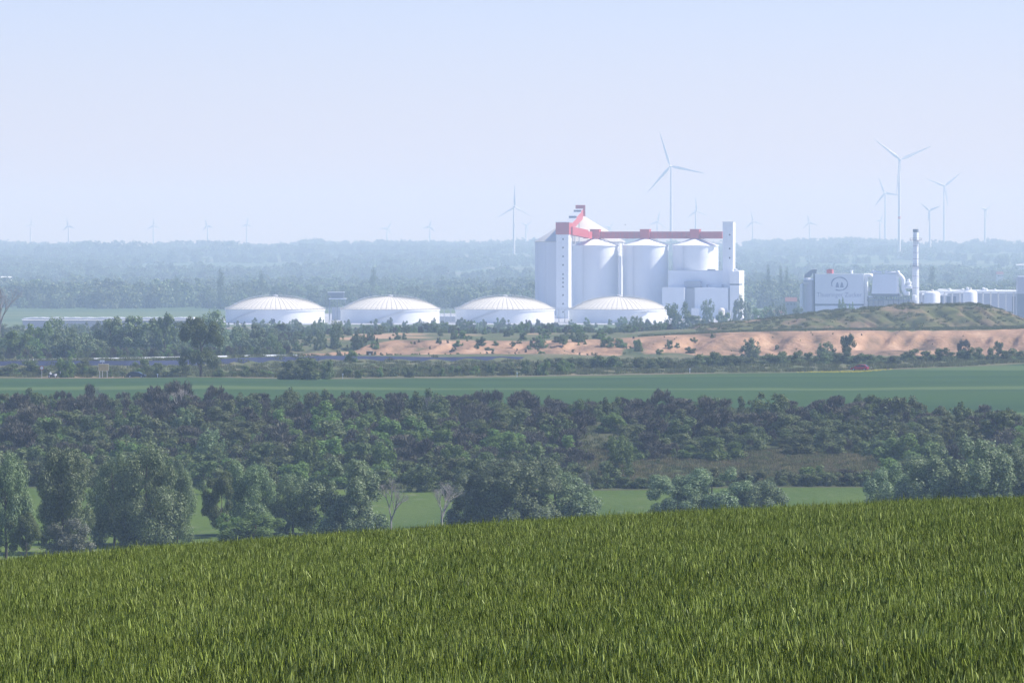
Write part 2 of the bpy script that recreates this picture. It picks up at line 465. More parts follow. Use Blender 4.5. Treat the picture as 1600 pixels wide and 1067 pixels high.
def pit_mat():
    m, nt, p = new_mat('pit_sand_and_turf')
    at_ = nt.nodes.new('ShaderNodeAttribute'); at_.attribute_name = 'sand'
    ge = nt.nodes.new('ShaderNodeNewGeometry')
    def noise(scale, det, st=(1, 1, 1)):
        mp = nt.nodes.new('ShaderNodeMapping'); mp.inputs['Scale'].default_value = st
        nz = nt.nodes.new('ShaderNodeTexNoise'); nz.inputs['Scale'].default_value = scale; nz.inputs['Detail'].default_value = det
        nt.links.new(ge.outputs['Position'], mp.inputs['Vector']); nt.links.new(mp.outputs[0], nz.inputs['Vector']); return nz.outputs['Fac']
    def ramp(f, stops):
        rp = nt.nodes.new('ShaderNodeValToRGB'); e = rp.color_ramp.elements
        e[0].position, e[0].color = stops[0][0], (*stops[0][1], 1); e[1].position, e[1].color = stops[-1][0], (*stops[-1][1], 1)
        for q, c in stops[1:-1]: n_ = e.new(q); n_.color = (*c, 1)
        nt.links.new(f, rp.inputs['Fac']); return rp.outputs['Color']
    sand = ramp(noise(.13, 7, (1, .3, 1.5)), [(.30, (.11, .078, .050)), (.41, (.22, .145, .092)), (.55, (.325, .200, .122)), (.70, (.46, .305, .195))])
    turf = ramp(noise(.10, 6, (1, .4, 1)), [(.30, (.048, .070, .026)), (.48, (.085, .100, .042)), (.60, (.120, .118, .060)), (.75, (.165, .145, .090))])
    mr = nt.nodes.new('ShaderNodeMapRange'); mr.inputs['From Min'].default_value = .35; mr.inputs['From Max'].default_value = .62
    ad = nt.nodes.new('ShaderNodeMath'); ad.operation = 'MULTIPLY_ADD'; ad.inputs[1].default_value = .5
    sb = nt.nodes.new('ShaderNodeMath'); sb.operation = 'SUBTRACT'; sb.inputs[1].default_value = .25
    nt.links.new(noise(.55, 5, (1, .4, 1)), ad.inputs[0]); nt.links.new(at_.outputs['Fac'], sb.inputs[0]); nt.links.new(sb.outputs[0], ad.inputs[2]); nt.links.new(ad.outputs[0], mr.inputs['Value'])
    mx = nt.nodes.new('ShaderNodeMix'); mx.data_type = 'RGBA'
    nt.links.new(mr.outputs[0], mx.inputs['Factor']); nt.links.new(turf, mx.inputs['A']); nt.links.new(sand, mx.inputs['B'])
    nt.links.new(mx.outputs['Result'], p.inputs['Base Color']); p.inputs['Roughness'].default_value = .95; p.inputs['Specular IOR Level'].default_value = .1
    b = nt.nodes.new('ShaderNodeBump'); b.inputs['Strength'].default_value = .6; b.inputs['Distance'].default_value = 1.2
    nt.links.new(noise(.5, 5), b.inputs['Height']); nt.links.new(b.outputs[0], p.inputs['Normal'])
    return m
M['g_pit'] = pit_mat()
b_field0, b_field1 = solve_bound(field_near), solve_bound(field_far)
region('wheat_hill', -25, 330, 120, M['g_hill'])
region('meadow', 330, 764, 70, M['g_meadow'])
region('scrub_slope', 764, b_field0, 60, M['g_scrub'])
region('crop_field', b_field0, b_field1, 40, M['g_field'])
region('rough_grassland', b_field1, 1420, 50, M['g_rough'])
region('sand_bank', 1420, 1600, 110, M['g_pit'])
region('grass_plateau', 1600, 2050, 40, M['g_plateau'])
region('far_plain', 2050, 16000, 190, M['g_plain'])

# slate-blue lined bank: its own thick sheet on the embankment slope
us = np.linspace(-150, 905, 160)
Vv, Ff = [], []
for u in us:
    y = float(liner_Y(u)); h = 1.45 * float(np.interp(u, [-150, 100, 500, 780, 905], [0.9, 1.0, 0.9, 0.7, 0.05]))
    x = (u - 800) / F * y
    zb = float(gz(x, y - 0.5))
    Vv += [(x, y - 0.6, zb - 0.3), (x, y + 3.6, zb + h), (x, y + 6.0, zb + h), (x, y + 6.0, zb - 0.3)]
for i in range(len(us) - 1):
    a = 4 * i
    for k in range(3): Ff.append((a + k, a + 4 + k, a + 5 + k, a + 1 + k))
lin = link('lined_bank', np_mesh('lined_bank', Vv, Ff, [M['liner']]))
lin['kind'] = 'structure'

# field track along the far edge of the crop
M['g_track'] = ground_mat('pale_track', [(0.22, 0.19, 0.13), ((0.13, 0.13, 0.065), 0.12, 0.45, 0.6, 5, 1)], (0.3, 1, 1), bump=0)
us = np.linspace(-150, 1750, 320); Vv, Ff = [], []
for u in us:
    y = float(field_far(u)) + 6
    for k, dy in enumerate((0, 3.2)):
        x = (u - 800) / F * (y + dy)
        Vv.append((x, y + dy, float(gz(x, y + dy)) + 0.05))
for i in range(len(us) - 1):
    Ff.append((2 * i, 2 * i + 2, 2 * i + 3, 2 * i + 1))
link('field_track', np_mesh('field_track', Vv, Ff, [M['g_track']]))['kind'] = 'structure'

# pale concrete ground added around the works to bounce light onto shaded walls
M['g_bounce'] = ground_mat('pale_bounce_ground', [(0.36, 0.38, 0.42), ((0.28, 0.29, 0.31), 0.03, 0.45, 0.65, 5, 1), ((0.42, 0.43, 0.45), 0.2, 0.5, 0.7, 4, 2)], bump=0)
def bounce_ground(name, x0, x1, y0, y1):
    xs, ys = np.linspace(x0, x1, 40), np.linspace(y0, y1, 40)
    Xg, Yg = np.meshgrid(xs, ys)
    i = np.arange(39)[:, None] * 40 + np.arange(39)[None]
    o = link(name, np_mesh(name, np.stack([Xg, Yg, gz(Xg, Yg) + .12], -1).reshape(-1, 3), np.stack([i, i + 1, i + 41, i + 40], -1).reshape(-1, 4), [M['g_bounce']], smooth=True))
    o['kind'] = 'structure'
bounce_ground('silo_bounce_ground', -185, 165, 2960, 3480)
bounce_ground('works_bounce_ground', 166, 330, 2700, 3080)

# grassy spoil mound in front of the factory
mu = [1085, 1130, 1190, 1250, 1300, 1340, 1380, 1430, 1480, 1540, 1566, 1590, 1630, 1700]
mv = [515, 510.5, 503.5, 496, 490.5, 486.5, 483, 479, 477, 477.5, 484, 497, 508, 518]
ux = np.linspace(1085, 1690, 330); yy = np.linspace(1628, 1830, 70)
UU, YY = np.meshgrid(ux, yy)
XX = (UU - 800) / F * 1700
crest_z = CZ - (np.interp(UU, mu, mv) + 2.2 * (vnoise(UU / 14, UU * 0 + 2.5, 21) - 0.5) - V0) / F * 1700
gnd = gz(XX, YY)
gl = vnoise(XX / 4.6 + (YY - 1640) * 0.042, YY / 110, 22)
rid = np.abs(gl - 0.5) * 2
gl2 = vnoise(XX / 2.6 + (YY - 1640) * 0.07, YY / 40, 23) - 0.5
prof = sstep(1634, 1688, YY + 8 * (np.minimum(rid, .45) / .45 - 0.7) + 7 * gl2) * (1 - sstep(1745, 1825, YY))
hh = np.maximum(crest_z - gnd, 0) * prof + 0.6 * gl2 * prof
edge = np.minimum(np.minimum(sstep(1085, 1100, UU), 1 - sstep(1660, 1690, UU)), 1)
ZZ = gnd + hh * edge - 0.3 * (1 - np.clip(prof * 4, 0, 1)) - 0.3 * (1 - edge)
i = np.arange(69)[:, None] * 330 + np.arange(329)[None]
mound = link('grassy_mound', np_mesh('grassy_mound', np.stack([XX, YY, ZZ], -1).reshape(-1, 3), np.stack([i, i + 1, i + 331, i + 330], -1).reshape(-1, 4), [M['g_mound']], smooth=True))
mound['kind'] = 'structure'
#@@TERRAIN_END

# ------------------------------------------------------------------ haze
haze_m = bpy.data.materials.new('haze_air'); haze_m.use_nodes = True
hn = haze_m.node_tree
for n in list(hn.nodes): hn.nodes.remove(n)
pv = hn.nodes.new('ShaderNodeVolumePrincipled')
pv.inputs['Color'].default_value = (0.55, 0.745, 1.0, 1)
pv.inputs['Absorption Color'].default_value = (0.7, 0.7, 0.7, 1)
pv.inputs['Density'].default_value = 1.6e-4
pv.inputs['Anisotropy'].default_value = 0.0
ho = hn.nodes.new('ShaderNodeOutputMaterial')
hn.links.new(pv.outputs[0], ho.inputs['Volume'])
hb = MB().box(-3400, 3400, -80, 16300, CZ - 54.5, CZ + 150).build('haze', haze_m)
hb['kind'] = 'stuff'

# ------------------------------------------------------------------ plant kits
def leaves(P, N, size, r, aspect=0.6, jit=0.5):
    """rhombic leaf clumps at points P facing roughly along N"""
    n = len(P)
    N = N / (np.linalg.norm(N, axis=1, keepdims=True) + 1e-9) + r.normal(size=(n, 3)) * jit
    N /= np.linalg.norm(N, axis=1, keepdims=True) + 1e-9
    A = np.cross(N, r.normal(size=(n, 3))); A /= np.linalg.norm(A, axis=1, keepdims=True) + 1e-9
    B = np.cross(N, A)
    s = size * r.uniform(0.55, 1.35, (n, 1))
    V = np.stack([P - A * s, P - B * s * aspect + N * s * 0.12, P + A * s, P + B * s * aspect + N * s * 0.12], 1).reshape(-1, 3)
    return V, np.arange(4 * n).reshape(-1, 4)

def crown_points(lobes, n, r, shell=0.3):
    L = np.array(lobes, float)
    area = (L[:, 3] * L[:, 4] + L[:, 3] * L[:, 5] + L[:, 4] * L[:, 5])
    k = r.choice(len(L), n, p=area / area.sum())
    D = r.normal(size=(n, 3)); D /= np.linalg.norm(D, axis=1, keepdims=True)
    rad = 1 - np.abs(r.normal(size=(n, 1))) * shell
    bump = 0.85 + 0.35 * vnoise(D[:, 0] * 3 + k * 7.1, D[:, 2] * 3 + D[:, 1] * 2, 31)[:, None]
    P = L[k, :3] + D * np.clip(rad, 0.05, 1.1) * bump * L[k, 3:]
    return P, D

def make_lobes(kind, r):
    lobes = []
    if kind == 'poplar':            # unit height 1, width about 0.7
        for i in range(62):
            z = r.uniform(0.06, 0.90)
            w = 0.31 * (1 - abs(z - 0.45) ** 2 * 1.7)
            a = r.uniform(0, 6.28); q = w * math.sqrt(r.uniform(0.05, 1))
            s = r.uniform(0.05, 0.11)
            lobes.append((q * math.cos(a), q * math.sin(a), z, s, s, s * r.uniform(1.2, 1.9)))
    elif kind == 'dome':            # low broad crown right down to the ground
        for i in range(54):
            a = r.uniform(0, 6.28); q = 0.42 * math.sqrt(r.uniform(0.0, 1))
            z = r.uniform(0.06, 0.90 - 1.6 * q * q) if i > 7 else r.uniform(.05, .16)
            s = r.uniform(0.06, 0.13)
            lobes.append((q * math.cos(a), q * math.sin(a), z, s, s, s * r.uniform(1.0, 1.5)))
    elif kind == 'round':           # crown on a visible trunk
        for i in range(22):
            a = r.uniform(0, 6.28); z = r.uniform(0.20, 0.9)
            w = 0.38 * math.sqrt(max(0.05, 1 - ((z - 0.58) / 0.40) ** 2)); q = w * math.sqrt(r.uniform(0.05, 1))
            s = r.uniform(0.08, 0.14)
            lobes.append((q * math.cos(a), q * math.sin(a), z, s, s, s))
    elif kind == 'broad':           # short trunk under a wide low crown
        for i in range(40):
            a = r.uniform(0, 6.28); z = r.uniform(0.15, 0.88)
            w = 0.40 * math.sqrt(max(0.05, 1 - ((z - 0.45) / 0.52) ** 2)); q = w * math.sqrt(r.uniform(0.05, 1))
            s = r.uniform(0.07, 0.12)
            lobes.append((q * math.cos(a), q * math.sin(a), z, s, s, s))
    elif kind == 'column':
        for i in range(14):
            z = 0.10 + 0.8 * i / 13 + r.uniform(-.03, .03)
            w = 0.09 * math.sin(math.pi * min(1, z * 0.85 + 0.1)) + 0.02
            lobes.append((r.uniform(-.03, .03), r.uniform(-.03, .03), z, w, w, 0.10))
    elif kind == 'bush':
        for i in range(14):
            a = r.uniform(0, 6.28); q = 0.40 * math.sqrt(r.uniform(0.0, 1))
            z = r.uniform(0.10, 0.85 - 1.5 * q * q) if i > 4 else r.uniform(.06, .15)
            s = r.uniform(0.12, 0.21)
            lobes.append((q * math.cos(a), q * math.sin(a), z, s, s, s * r.uniform(0.8, 1.2)))
    elif kind == 'small_tree':
        for i in range(13):
            a = r.uniform(0, 6.28); q = 0.30 * math.sqrt(r.uniform(0.0, 1))
            z = r.uniform(0.28, 0.88 - 1.2 * q * q)
            s = r.uniform(0.10, 0.17)
            lobes.append((q * math.cos(a), q * math.sin(a), z, s, s, s))
    L = np.array(lobes)
    zs = 0.97 / (L[:, 2] + L[:, 5] * .92).max(); rs = 0.5 / (np.hypot(L[:, 0], L[:, 1]) + L[:, 3] * .92).max()
    return [(x * rs, y * rs, z * zs, a * rs, b * rs, c * zs) for x, y, z, a, b, c in lobes]

def crown_mesh(name, kind, n, size, mt, seed, shell=0.3, aspect=0.6, trunk=None, jit=0.5):
    """unit plant (height 1): foliage, and with trunk=material the stem in the same mesh"""
    r = np.random.default_rng(seed)
    lobes = make_lobes(kind, r)
    P, D = crown_points(lobes, n, r, shell)
    P[:, 2] = np.where(P[:, 2] < 0.015, np.abs(P[:, 2]) * 0.5 + 0.015, P[:, 2])
    D[:, 2] += 0.35
    V, Q = leaves(P, D, size, r, aspect, jit)
    mats = [mt]; mi = np.zeros(len(Q), int)
    if trunk is not None:
        tb = stem_mb(lobes, r, 0.018)
        tv, tf = quads_of(tb)
        Q = np.vstack([Q, tf + len(V)]); V = np.vstack([V, tv]); mats.append(trunk)
        mi = np.concatenate([mi, np.ones(len(tf), int)])
    return np_mesh(name, V, Q, mats, mi), lobes

def quads_of(mb):
    f = [q for q in mb.f if len(q) == 4]
    return np.array([tuple(p) for p in mb.v], float), np.array(f, int)

def stem_mb(lobes, r, rad, n=6):
    """tapered trunk with limbs that reach into the lobes"""
    mb = MB()
    top = 0.62
    pts = [Vector((0, 0, -0.03))]
    for i in range(1, 6):
        pts.append(Vector((r.normal() * 0.012, r.normal() * 0.012, top * i / 5)))
    for i in range(5):
        mb.tube(pts[i], pts[i + 1], rad * (1.25 - i * 0.19), rad * (1.25 - (i + 1) * 0.19), n)
    for c in lobes[:12]:
        z0 = min(max(0.10, c[2] - 0.22), top)
        k = z0 / top * 5; b = int(min(4, k)); st = pts[b].lerp(pts[b + 1], k - b)
        mid = st.lerp(Vector(c[:3]), 0.5) + Vector((r.normal() * .015, r.normal() * .015, 0.02))
        mb.tube(st, mid, rad * 0.42, rad * 0.28, 5); mb.tube(mid, Vector(c[:3]), rad * 0.28, rad * 0.10, 5)
    return mb

def stick_bush(name, n, mt, seed, spread=0.42):
    """leafless twiggy bush: many thin upright sticks filling a dome"""
    r = np.random.default_rng(seed)
    lobes = make_lobes('bush', r)
    P, D = crown_points(lobes, n, r, 0.45)
    P[:, 2] = np.abs(P[:, 2])
    up = D * 0.6 + np.array([0, 0, 1.0]) + r.normal(size=(n, 3)) * 0.4
    up /= np.linalg.norm(up, axis=1, keepdims=True)
    side = np.cross(up, r.normal(size=(n, 3))); side /= np.linalg.norm(side, axis=1, keepdims=True)
    L = r.uniform(0.05, 0.11, (n, 1)); W = r.uniform(0.006, 0.013, (n, 1))
    V = np.stack([P - up * L, P + side * W, P + up * L, P - side * W], 1).reshape(-1, 3)
    return np_mesh(name, V, np.arange(4 * n).reshape(-1, 4), [mt])

def bare_tree_mesh(name, seed, mt, depth=5, lean=0.0):
    r = random.Random(seed)
    mb = MB()
    def grow(p, d, L, rad, k):
        q = p + d * L
        mb.tube(p, q, rad, rad * 0.66, 5 if k < 3 else 3)
        if k >= depth: return
        for j in range(3 if k < 2 else r.choice((2, 3))):
            a = r.uniform(0, 6.28); t = r.uniform(0.25, 0.62)
            o = d.orthogonal().normalized(); o2 = d.cross(o)
            nd = (d * math.cos(t) + (o * math.cos(a) + o2 * math.sin(a)) * math.sin(t) + Vector((0, 0, 0.18))).normalized()
            grow(p.lerp(q, r.uniform(0.7, 1.0)), nd, L * r.uniform(0.62, 0.86), rad * 0.62, k + 1)
    grow(Vector((0, 0, 0)), Vector((lean, 0, 1)).normalized(), 0.27, 0.024, 0)
    v = np.array([tuple(p) for p in mb.v]); mb.v = [tuple(p) for p in v / v[:, 2].max()]
    return mb.mesh(name, mt)
#@@KITS_END

# ------------------------------------------------------------------ sugar silos and galleries
PLANT_Z = CZ - 50.0
TH = R(-12.6)                       # the works stand slightly turned
ex = Vector((math.cos(TH), math.sin(TH), 0)); ey = Vector((-math.sin(TH), math.cos(TH), 0))

def X_at(u, Y): return (u - 800.0) / F * Y
def Z_at(v, Y): return CZ - (v - V0) / F * Y

silo_c = [(930.5, 3307), (1008.5, 3300), (1086.5, 3293)]
SR = 14.7
labels = ['white sugar silo beside the windowed tower, first of the three small ones',
          'white sugar silo in the middle of the three small silos',
          'white sugar silo behind the low blocks, next to the tall blank tower']
for (u, Y), lb in zip(silo_c, labels):
    ze = Z_at(384.5, Y) - PLANT_Z; zt = Z_at(372.5, Y) - PLANT_Z
    s = empty('sugar_silo', (X_at(u, Y), Y, PLANT_Z), TH, lb, 'silo', 'small white sugar silos')
    MB().lathe([(SR, -0.5), (SR, ze)], 72).build('wall', M['silo'], s)
    MB().lathe([(SR + 0.5, ze + 0.01), (SR + 0.5, ze + 0.45), (SR * 0.55, ze + (zt - ze) * 0.55), (2.6, zt), (0.05, zt + 0.02)], 72).build('roof', M['silo'], s)
    rl = MB()
    for k in range(36):
        a = k * 2 * math.pi / 36
        p = Vector((math.cos(a) * (SR + .3), math.sin(a) * (SR + .3), ze + 0.45)); rl.tube(p, p + Vector((0, 0, 1.1)), 0.05, 0.05, 4)
        b = (k + 1) * 2 * math.pi / 36
        rl.tube(p + Vector((0, 0, 1.1)), Vector((math.cos(b) * (SR + .3), math.sin(b) * (SR + .3), ze + 1.55)), 0.05, 0.05, 4)
    rl.build('railing', M['steel'], s)
    for v in (402, 424, 447): 
        z = Z_at(v, Y) - PLANT_Z
        MB().lathe([(SR - .02, z), (SR + .07, z + .02), (SR + .07, z + .28), (SR - .02, z + .3)], 72, caps=False).build('seam_ring', M['panel'], s)
    lad = MB()
    for t in (-.3, .3): lad.tube((t - 5, -math.sqrt(SR * SR - 25) - .35, 0), (t - 5, -math.sqrt(SR * SR - 25) - .35, ze + 1), .06, .06, 4)
    for z in np.arange(.5, ze, 1.2): lad.box(-5.3, -4.7, -math.sqrt(SR * SR - 25) - .4, -math.sqrt(SR * SR - 25) - .3, z, z + .08)
    lad.build('ladder', M['steel'], s)
    # stair on the cone, facing right
    MB().prism([(3.0, zt + 0.3), (SR, ze + 0.7), (SR, ze + 0.95), (3.0, zt + 0.55)], -0.6, 0.6, 'y').build('roof_ladder', M['steel'], s)

# large grey silo behind
Yb = 3400.0
bs = empty('large_silo', (X_at(906, Yb), Yb, PLANT_Z), TH, 'largest sugar silo, grey with cone roof, behind the windowed tower', 'silo')
BR = 29.6
ze = Z_at(378.5, Yb) - PLANT_Z; zt = Z_at(338, Yb) - PLANT_Z
MB().lathe([(BR, -0.5), (BR, ze)], 96).build('wall', M['bigsilo'], bs)
MB().lathe([(BR + 0.6, ze + 0.01), (BR + 0.6, ze + 0.5), (3.0, zt), (0.05, zt + 0.02)], 96).build('roof', M['coneroof'], bs)
st = MB().box(-0.35, 0.35, -0.25, 0.2, 0, ze).mesh('wall_rib', M['bigsilo'])
for k in range(16):
    a = k * 2 * math.pi / 16 + 0.1
    link('wall_rib', st, bs, (math.cos(a) * (BR + .05), math.sin(a) * (BR + .05), 0), (0, 0, a + math.pi / 2))
rl = MB()
for k in range(64):
    a = k * 2 * math.pi / 64; b = (k + 1) * 2 * math.pi / 64
    p = Vector((math.cos(a) * (BR + .4), math.sin(a) * (BR + .4), ze + .5)); q = Vector((math.cos(b) * (BR + .4), math.sin(b) * (BR + .4), ze + 1.7))
    rl.tube(p, p + Vector((0, 0, 1.2)), .06, .06, 4); rl.tube(p + Vector((0, 0, 1.2)), q, .06, .06, 4)
rl.build('railing', M['steel'], bs)

# windowed elevator tower on the left
Yt = 3262.0
tw = empty('elevator_tower', (X_at(881, Yt), Yt, PLANT_Z), TH, 'tall narrow white tower with a column of small windows under red head', 'tower')
TWX, TWY = 4.0, 4.3
zt1 = Z_at(366.5, Yt) - PLANT_Z; zt2 = Z_at(348, Yt) - PLANT_Z
MB().box(-TWX, TWX, -TWY, TWY, -0.5, zt1).build('shaft', M['white'], tw)
MB().box(-TWX - .35, TWX + .35, -TWY - .35, TWY + .35, zt1 + .01, zt2).build('head_house', M['red'], tw)
MB().box(-TWX - .5, TWX + .5, -TWY - .5, TWY + .5, zt2 + .01, zt2 + .35).build('roof', M['steel'], tw)
wm = MB().box(-.42, .42, -.05, .06, -.5, .5).mesh('window', M['dark'])
for v in (373.8, 387, 400.6, 414, 428.5, 435, 441.4, 448, 461, 474.6, 487.4):
    link('window', wm, tw, (0.4, -TWY - 0.03, Z_at(v, Yt) - PLANT_Z))

def world_to(o, p):
    d = Vector(p) - Vector(o.location)
    return Vector((d.dot(ex), d.dot(ey), d.z))

# gallery over the three small silos to the right-hand tower
Ya = Yt - 0.0
pA = Vector((X_at(889, Yt), Yt, 0)); pB = Vector((X_at(1131, 3287), 3287, 0))
gal = empty('conveyor_gallery', (X_at(930.5, 3307), 3307, PLANT_Z), TH, 'long red conveyor gallery running over the tops of three small silos', 'conveyor')
heads = [world_to(gal, (X_at(u, Y), Y, PLANT_Z)) for u, Y in silo_c]
zg0 = Z_at(373, 3305) - PLANT_Z; zg1 = Z_at(362, 3305) - PLANT_Z
def run(name, a, b, z0, z1, z0b, z1b, half):
    """box beam between plan points a and b with its own floor and roof heights"""
    a, b = Vector((a.x, a.y, 0)), Vector((b.x, b.y, 0)); d = (b - a).normalized(); n = Vector((-d.y, d.x, 0)) * half
    vs = [a - n + Vector((0, 0, z0)), b - n + Vector((0, 0, z0b)), b + n + Vector((0, 0, z0b)), a + n + Vector((0, 0, z0)),
          a - n + Vector((0, 0, z1)), b - n + Vector((0, 0, z1b)), b + n + Vector((0, 0, z1b)), a + n + Vector((0, 0, z1))]
    mb = MB(); mb.add(vs, [(0, 3, 2, 1), (4, 5, 6, 7), (0, 1, 5, 4), (1, 2, 6, 5), (2, 3, 7, 6), (3, 0, 4, 7)])
    return mb.build(name, M['red'], gal)
tA = world_to(gal, (X_at(891, Yt), Yt + 1, PLANT_Z))
hz = Z_at(354.5, Yt) - PLANT_Z; hz0 = Z_at(367, Yt) - PLANT_Z
mid = tA.lerp(heads[0], 0.62)
run('gallery_ramp', tA, mid, hz0, hz, zg0 + .4, zg1 + 1.0, 1.7)
run('gallery_span', mid, heads[0] - Vector((3.05, 0, 0)), zg0, zg1, zg0, zg1, 1.7)
run('gallery_span', heads[0] + Vector((3.05, 0, 0)), heads[1] - Vector((3.05, 0, 0)), zg0, zg1, zg0, zg1, 1.7)
run('gallery_span', heads[1] + Vector((3.05, 0, 0)), heads[2] - Vector((3.05, 0, 0)), zg0, zg1, zg0, zg1, 1.7)
tB = world_to(gal, (X_at(1130.5, 3283), 3283, PLANT_Z))
run('gallery_span', heads[2] + Vector((3.05, 0, 0)), tB, zg0, zg1, zg0, zg1, 1.7)
jn = MB(); x_ = 4.2
while x_ < (heads[2] - heads[0]).length - 3.2:
    if min(abs(x_ - (h - heads[0]).length) for h in heads) > 3.6: jn.box(x_ - .07, x_ + .07, -1.74, -1.70, zg0 + .1, zg1 - .1)
    x_ += 3.1
jn.build('cladding_joint', M['darkwall'], gal)['kind'] = 'stuff'
hm = MB().box(-3.0, 3.0, -3.2, 3.2, zg0 - 0.4, zg1 + 1.2).mesh('transfer_house', M['red'])
hr = MB().box(-3.25, 3.25, -3.45, 3.45, zg1 + 1.21, zg1 + 1.55).mesh('roof', M['red'])
for h in heads:
    t_ = link('transfer_house', hm, gal, (h.x, h.y, 0)); link('roof', hr, t_)

# stepped red conveyor from the tower head up to the top of the large silo
sl = empty('stepped_conveyor', (X_at(883, Yt), Yt, PLANT_Z), 0, 'stepped red and grey conveyor climbing from the tower head to the large silo top', 'conveyor')
s0 = Vector((X_at(887, Yt), Yt + 4.7, Z_at(350, Yt))) - Vector(sl.location)
s1 = Vector((X_at(905.5, Yb), Yb, Z_at(331, Yb))) - Vector(sl.location)
d = (s1 - s0)
segs = [(0.0, 0.42, 0.0), (0.42, 0.82, 0.9), (0.82, 1.0, 1.7)]
for k, (a, b, dz) in enumerate(segs):
    A, B = s0 + d * a, s0 + d * b
    dd = Vector((d.x, d.y, 0)).normalized(); n = Vector((dd.y, -dd.x, 0)) * 2.5
    hgt = 4.6 + (1.4 if k else 0)
    zA, zB = A.z, B.z
    def ring(P, z): return [P - n + Vector((0, 0, z - 4.6)), P + n + Vector((0, 0, z - 4.6)), P + n + Vector((0, 0, z + dz)), P - n + Vector((0, 0, z + dz))]
    va = [Vector((p.x, p.y, p.z - A.z)) for p in ring(A, zA)]; vb = [Vector((p.x, p.y, p.z - B.z)) for p in ring(B, zB)]
    mb = MB(); mb.add(va + vb, [(0, 1, 2, 3), (7, 6, 5, 4), (0, 4, 5, 1), (1, 5, 6, 2), (2, 6, 7, 3), (3, 7, 4, 0)])
    mb.build('casing', M['red'], sl)
    # grey roof sheet slightly proud, with a dark end cap
    up = Vector((0, 0, 0.12))
    r_ = MB(); r_.add([va[3] + up, va[2] + up, vb[2] + up, vb[3] + up, va[3] + up * 3, va[2] + up * 3, vb[2] + up * 3, vb[3] + up * 3],
                     [(0, 3, 2, 1), (4, 5, 6, 7), (0, 1, 5, 4), (1, 2, 6, 5), (2, 3, 7, 6), (3, 0, 4, 7)])
    r_.build('roof', M['greywall'], sl)
    f_ = MB(); q = -dd * 0.15
    f_.add([va[0] + q, va[1] + q, va[2] + q, va[3] + q, va[0] + q * 2, va[1] + q * 2, va[2] + q * 2, va[3] + q * 2],
           [(0, 3, 2, 1), (4, 5, 6, 7), (0, 1, 5, 4), (1, 2, 6, 5), (2, 3, 7, 6), (3, 0, 4, 7)])
    f_.build('end_panel', M['greywall'], sl)
    c_ = MB(); c_.tube(va[3] + up * 4 + q, va[2] + up * 4 + q, .45, .45, 6); c_.build('ridge_cap', M['darkwall'], sl)
sp = s1 + Vector((0, 0, 0))
MB().box(-3.2, 3.2, -3.2, 3.2, -4.5, 4.4).build('head_house', M['red'], sl, (sp.x + .6, sp.y + 2.5, sp.z))
for t_ in (0.35, 0.7):
    p = s0 + d * t_
    mb = MB(); 
    for sx in (-1, 1): mb.tube((p.x + sx * 2, p.y, p.z - 4.6), (p.x + sx * 2.2, p.y, Z_at(378, 3390) - PLANT_Z - 6 if t_ > .5 else -0.5), .35, .35, 6)
    mb.build('support', M['steel'], sl)

# stair tower / vent pipe between silo one and two, with a lattice head
Yp = 3290.0
pp = empty('vent_pipe', (X_at(968.5, Yp), Yp, PLANT_Z), 0, 'thin white vertical pipe standing between two small silos', 'pipe')
MB().lathe([(1.0, -.5), (1.0, Z_at(402, Yp) - PLANT_Z), (0.9, Z_at(400, Yp) - PLANT_Z)], 16).build('shaft', M['white'], pp)
lt = MB(); zt = Z_at(378, Yp) - PLANT_Z; zb = Z_at(401, Yp) - PLANT_Z
for sx in (-1.6, 1.6):
    for sy in (-1.6, 1.6): lt.tube((sx, sy, zb - 6), (sx, sy, zt), .12, .12, 4)
for z in np.arange(zb, zt, 2.2):
    lt.box(-1.7, 1.7, -1.7, 1.7, z, z + .12)
    lt.tube((-1.6, -1.6, z), (1.6, -1.6, z + 2.1), .09, .09, 4)
lt.tube((-16, 0, zt), (2, 0, zt), .15, .15, 4).tube((-16, 0, zt + 1.1), (2, 0, zt + 1.1), .1, .1, 4)
lt.build('stair_lattice', M['steel'], pp)

# tall blank tower on the right
Yr = 3266.0
rt = empty('blank_tower', (X_at(1139, Yr), Yr, PLANT_Z), TH, 'tall square white tower with three tiny windows at the gallery end', 'tower')
hr_ = Z_at(347.5, Yr) - PLANT_Z
MB().box(-3.35, 3.35, -4.2, 4.2, -.5, hr_).build('shaft', M['white'], rt)
MB().box(-3.5, 3.5, -4.35, 4.35, hr_ + .01, hr_ + .3).build('roof', M['steel'], rt)
for v in (367, 388.5, 403): link('window', wm, rt, (1.2, -4.23, Z_at(v, Yr) - PLANT_Z))

# low blocks in front of the third silo
Yl = 3262.0
pb = empty('packing_block', (X_at(1096, Yl), Yl, PLANT_Z), TH, 'stepped white factory block below the third silo and blank tower', 'building')
def lx(u): return (u - 1096.0) / F * Yl / math.cos(TH) * 0.985
def lz(v): return Z_at(v, Yl) - PLANT_Z
MB().box(lx(1041), lx(1152), 6.0, 26, -.5, lz(423.3)).build('upper_storey', M['panel'], pb)
MB().box(lx(1041), lx(1152) - .3, 6.3, 25.7, lz(423.3) + .01, lz(422.6)).build('roof', M['steel'], pb)
MB().box(lx(1038), lx(1072.5), -8, 5.98, -.5, lz(449)).build('lower_storey', M['panel'], pb)
MB().box(lx(1089), lx(1141), -8, 5.98, -.5, lz(449.3)).build('lower_storey', M['panel'], pb)
MB().box(lx(1072.5) + .02, lx(1089) - .02, -3.0, 5.97, -.5, lz(450)).build('recess', M['greywall'], pb)
MB().box(lx(1068), lx(1094), 1.2, 5.96, lz(449) + .03, lz(439.5)).build('dark_penthouse', M['greywall'], pb)
MB().box(lx(1143), lx(1158), -6, 5.95, -.5, lz(424)).build('stair_block', M['white'], pb)
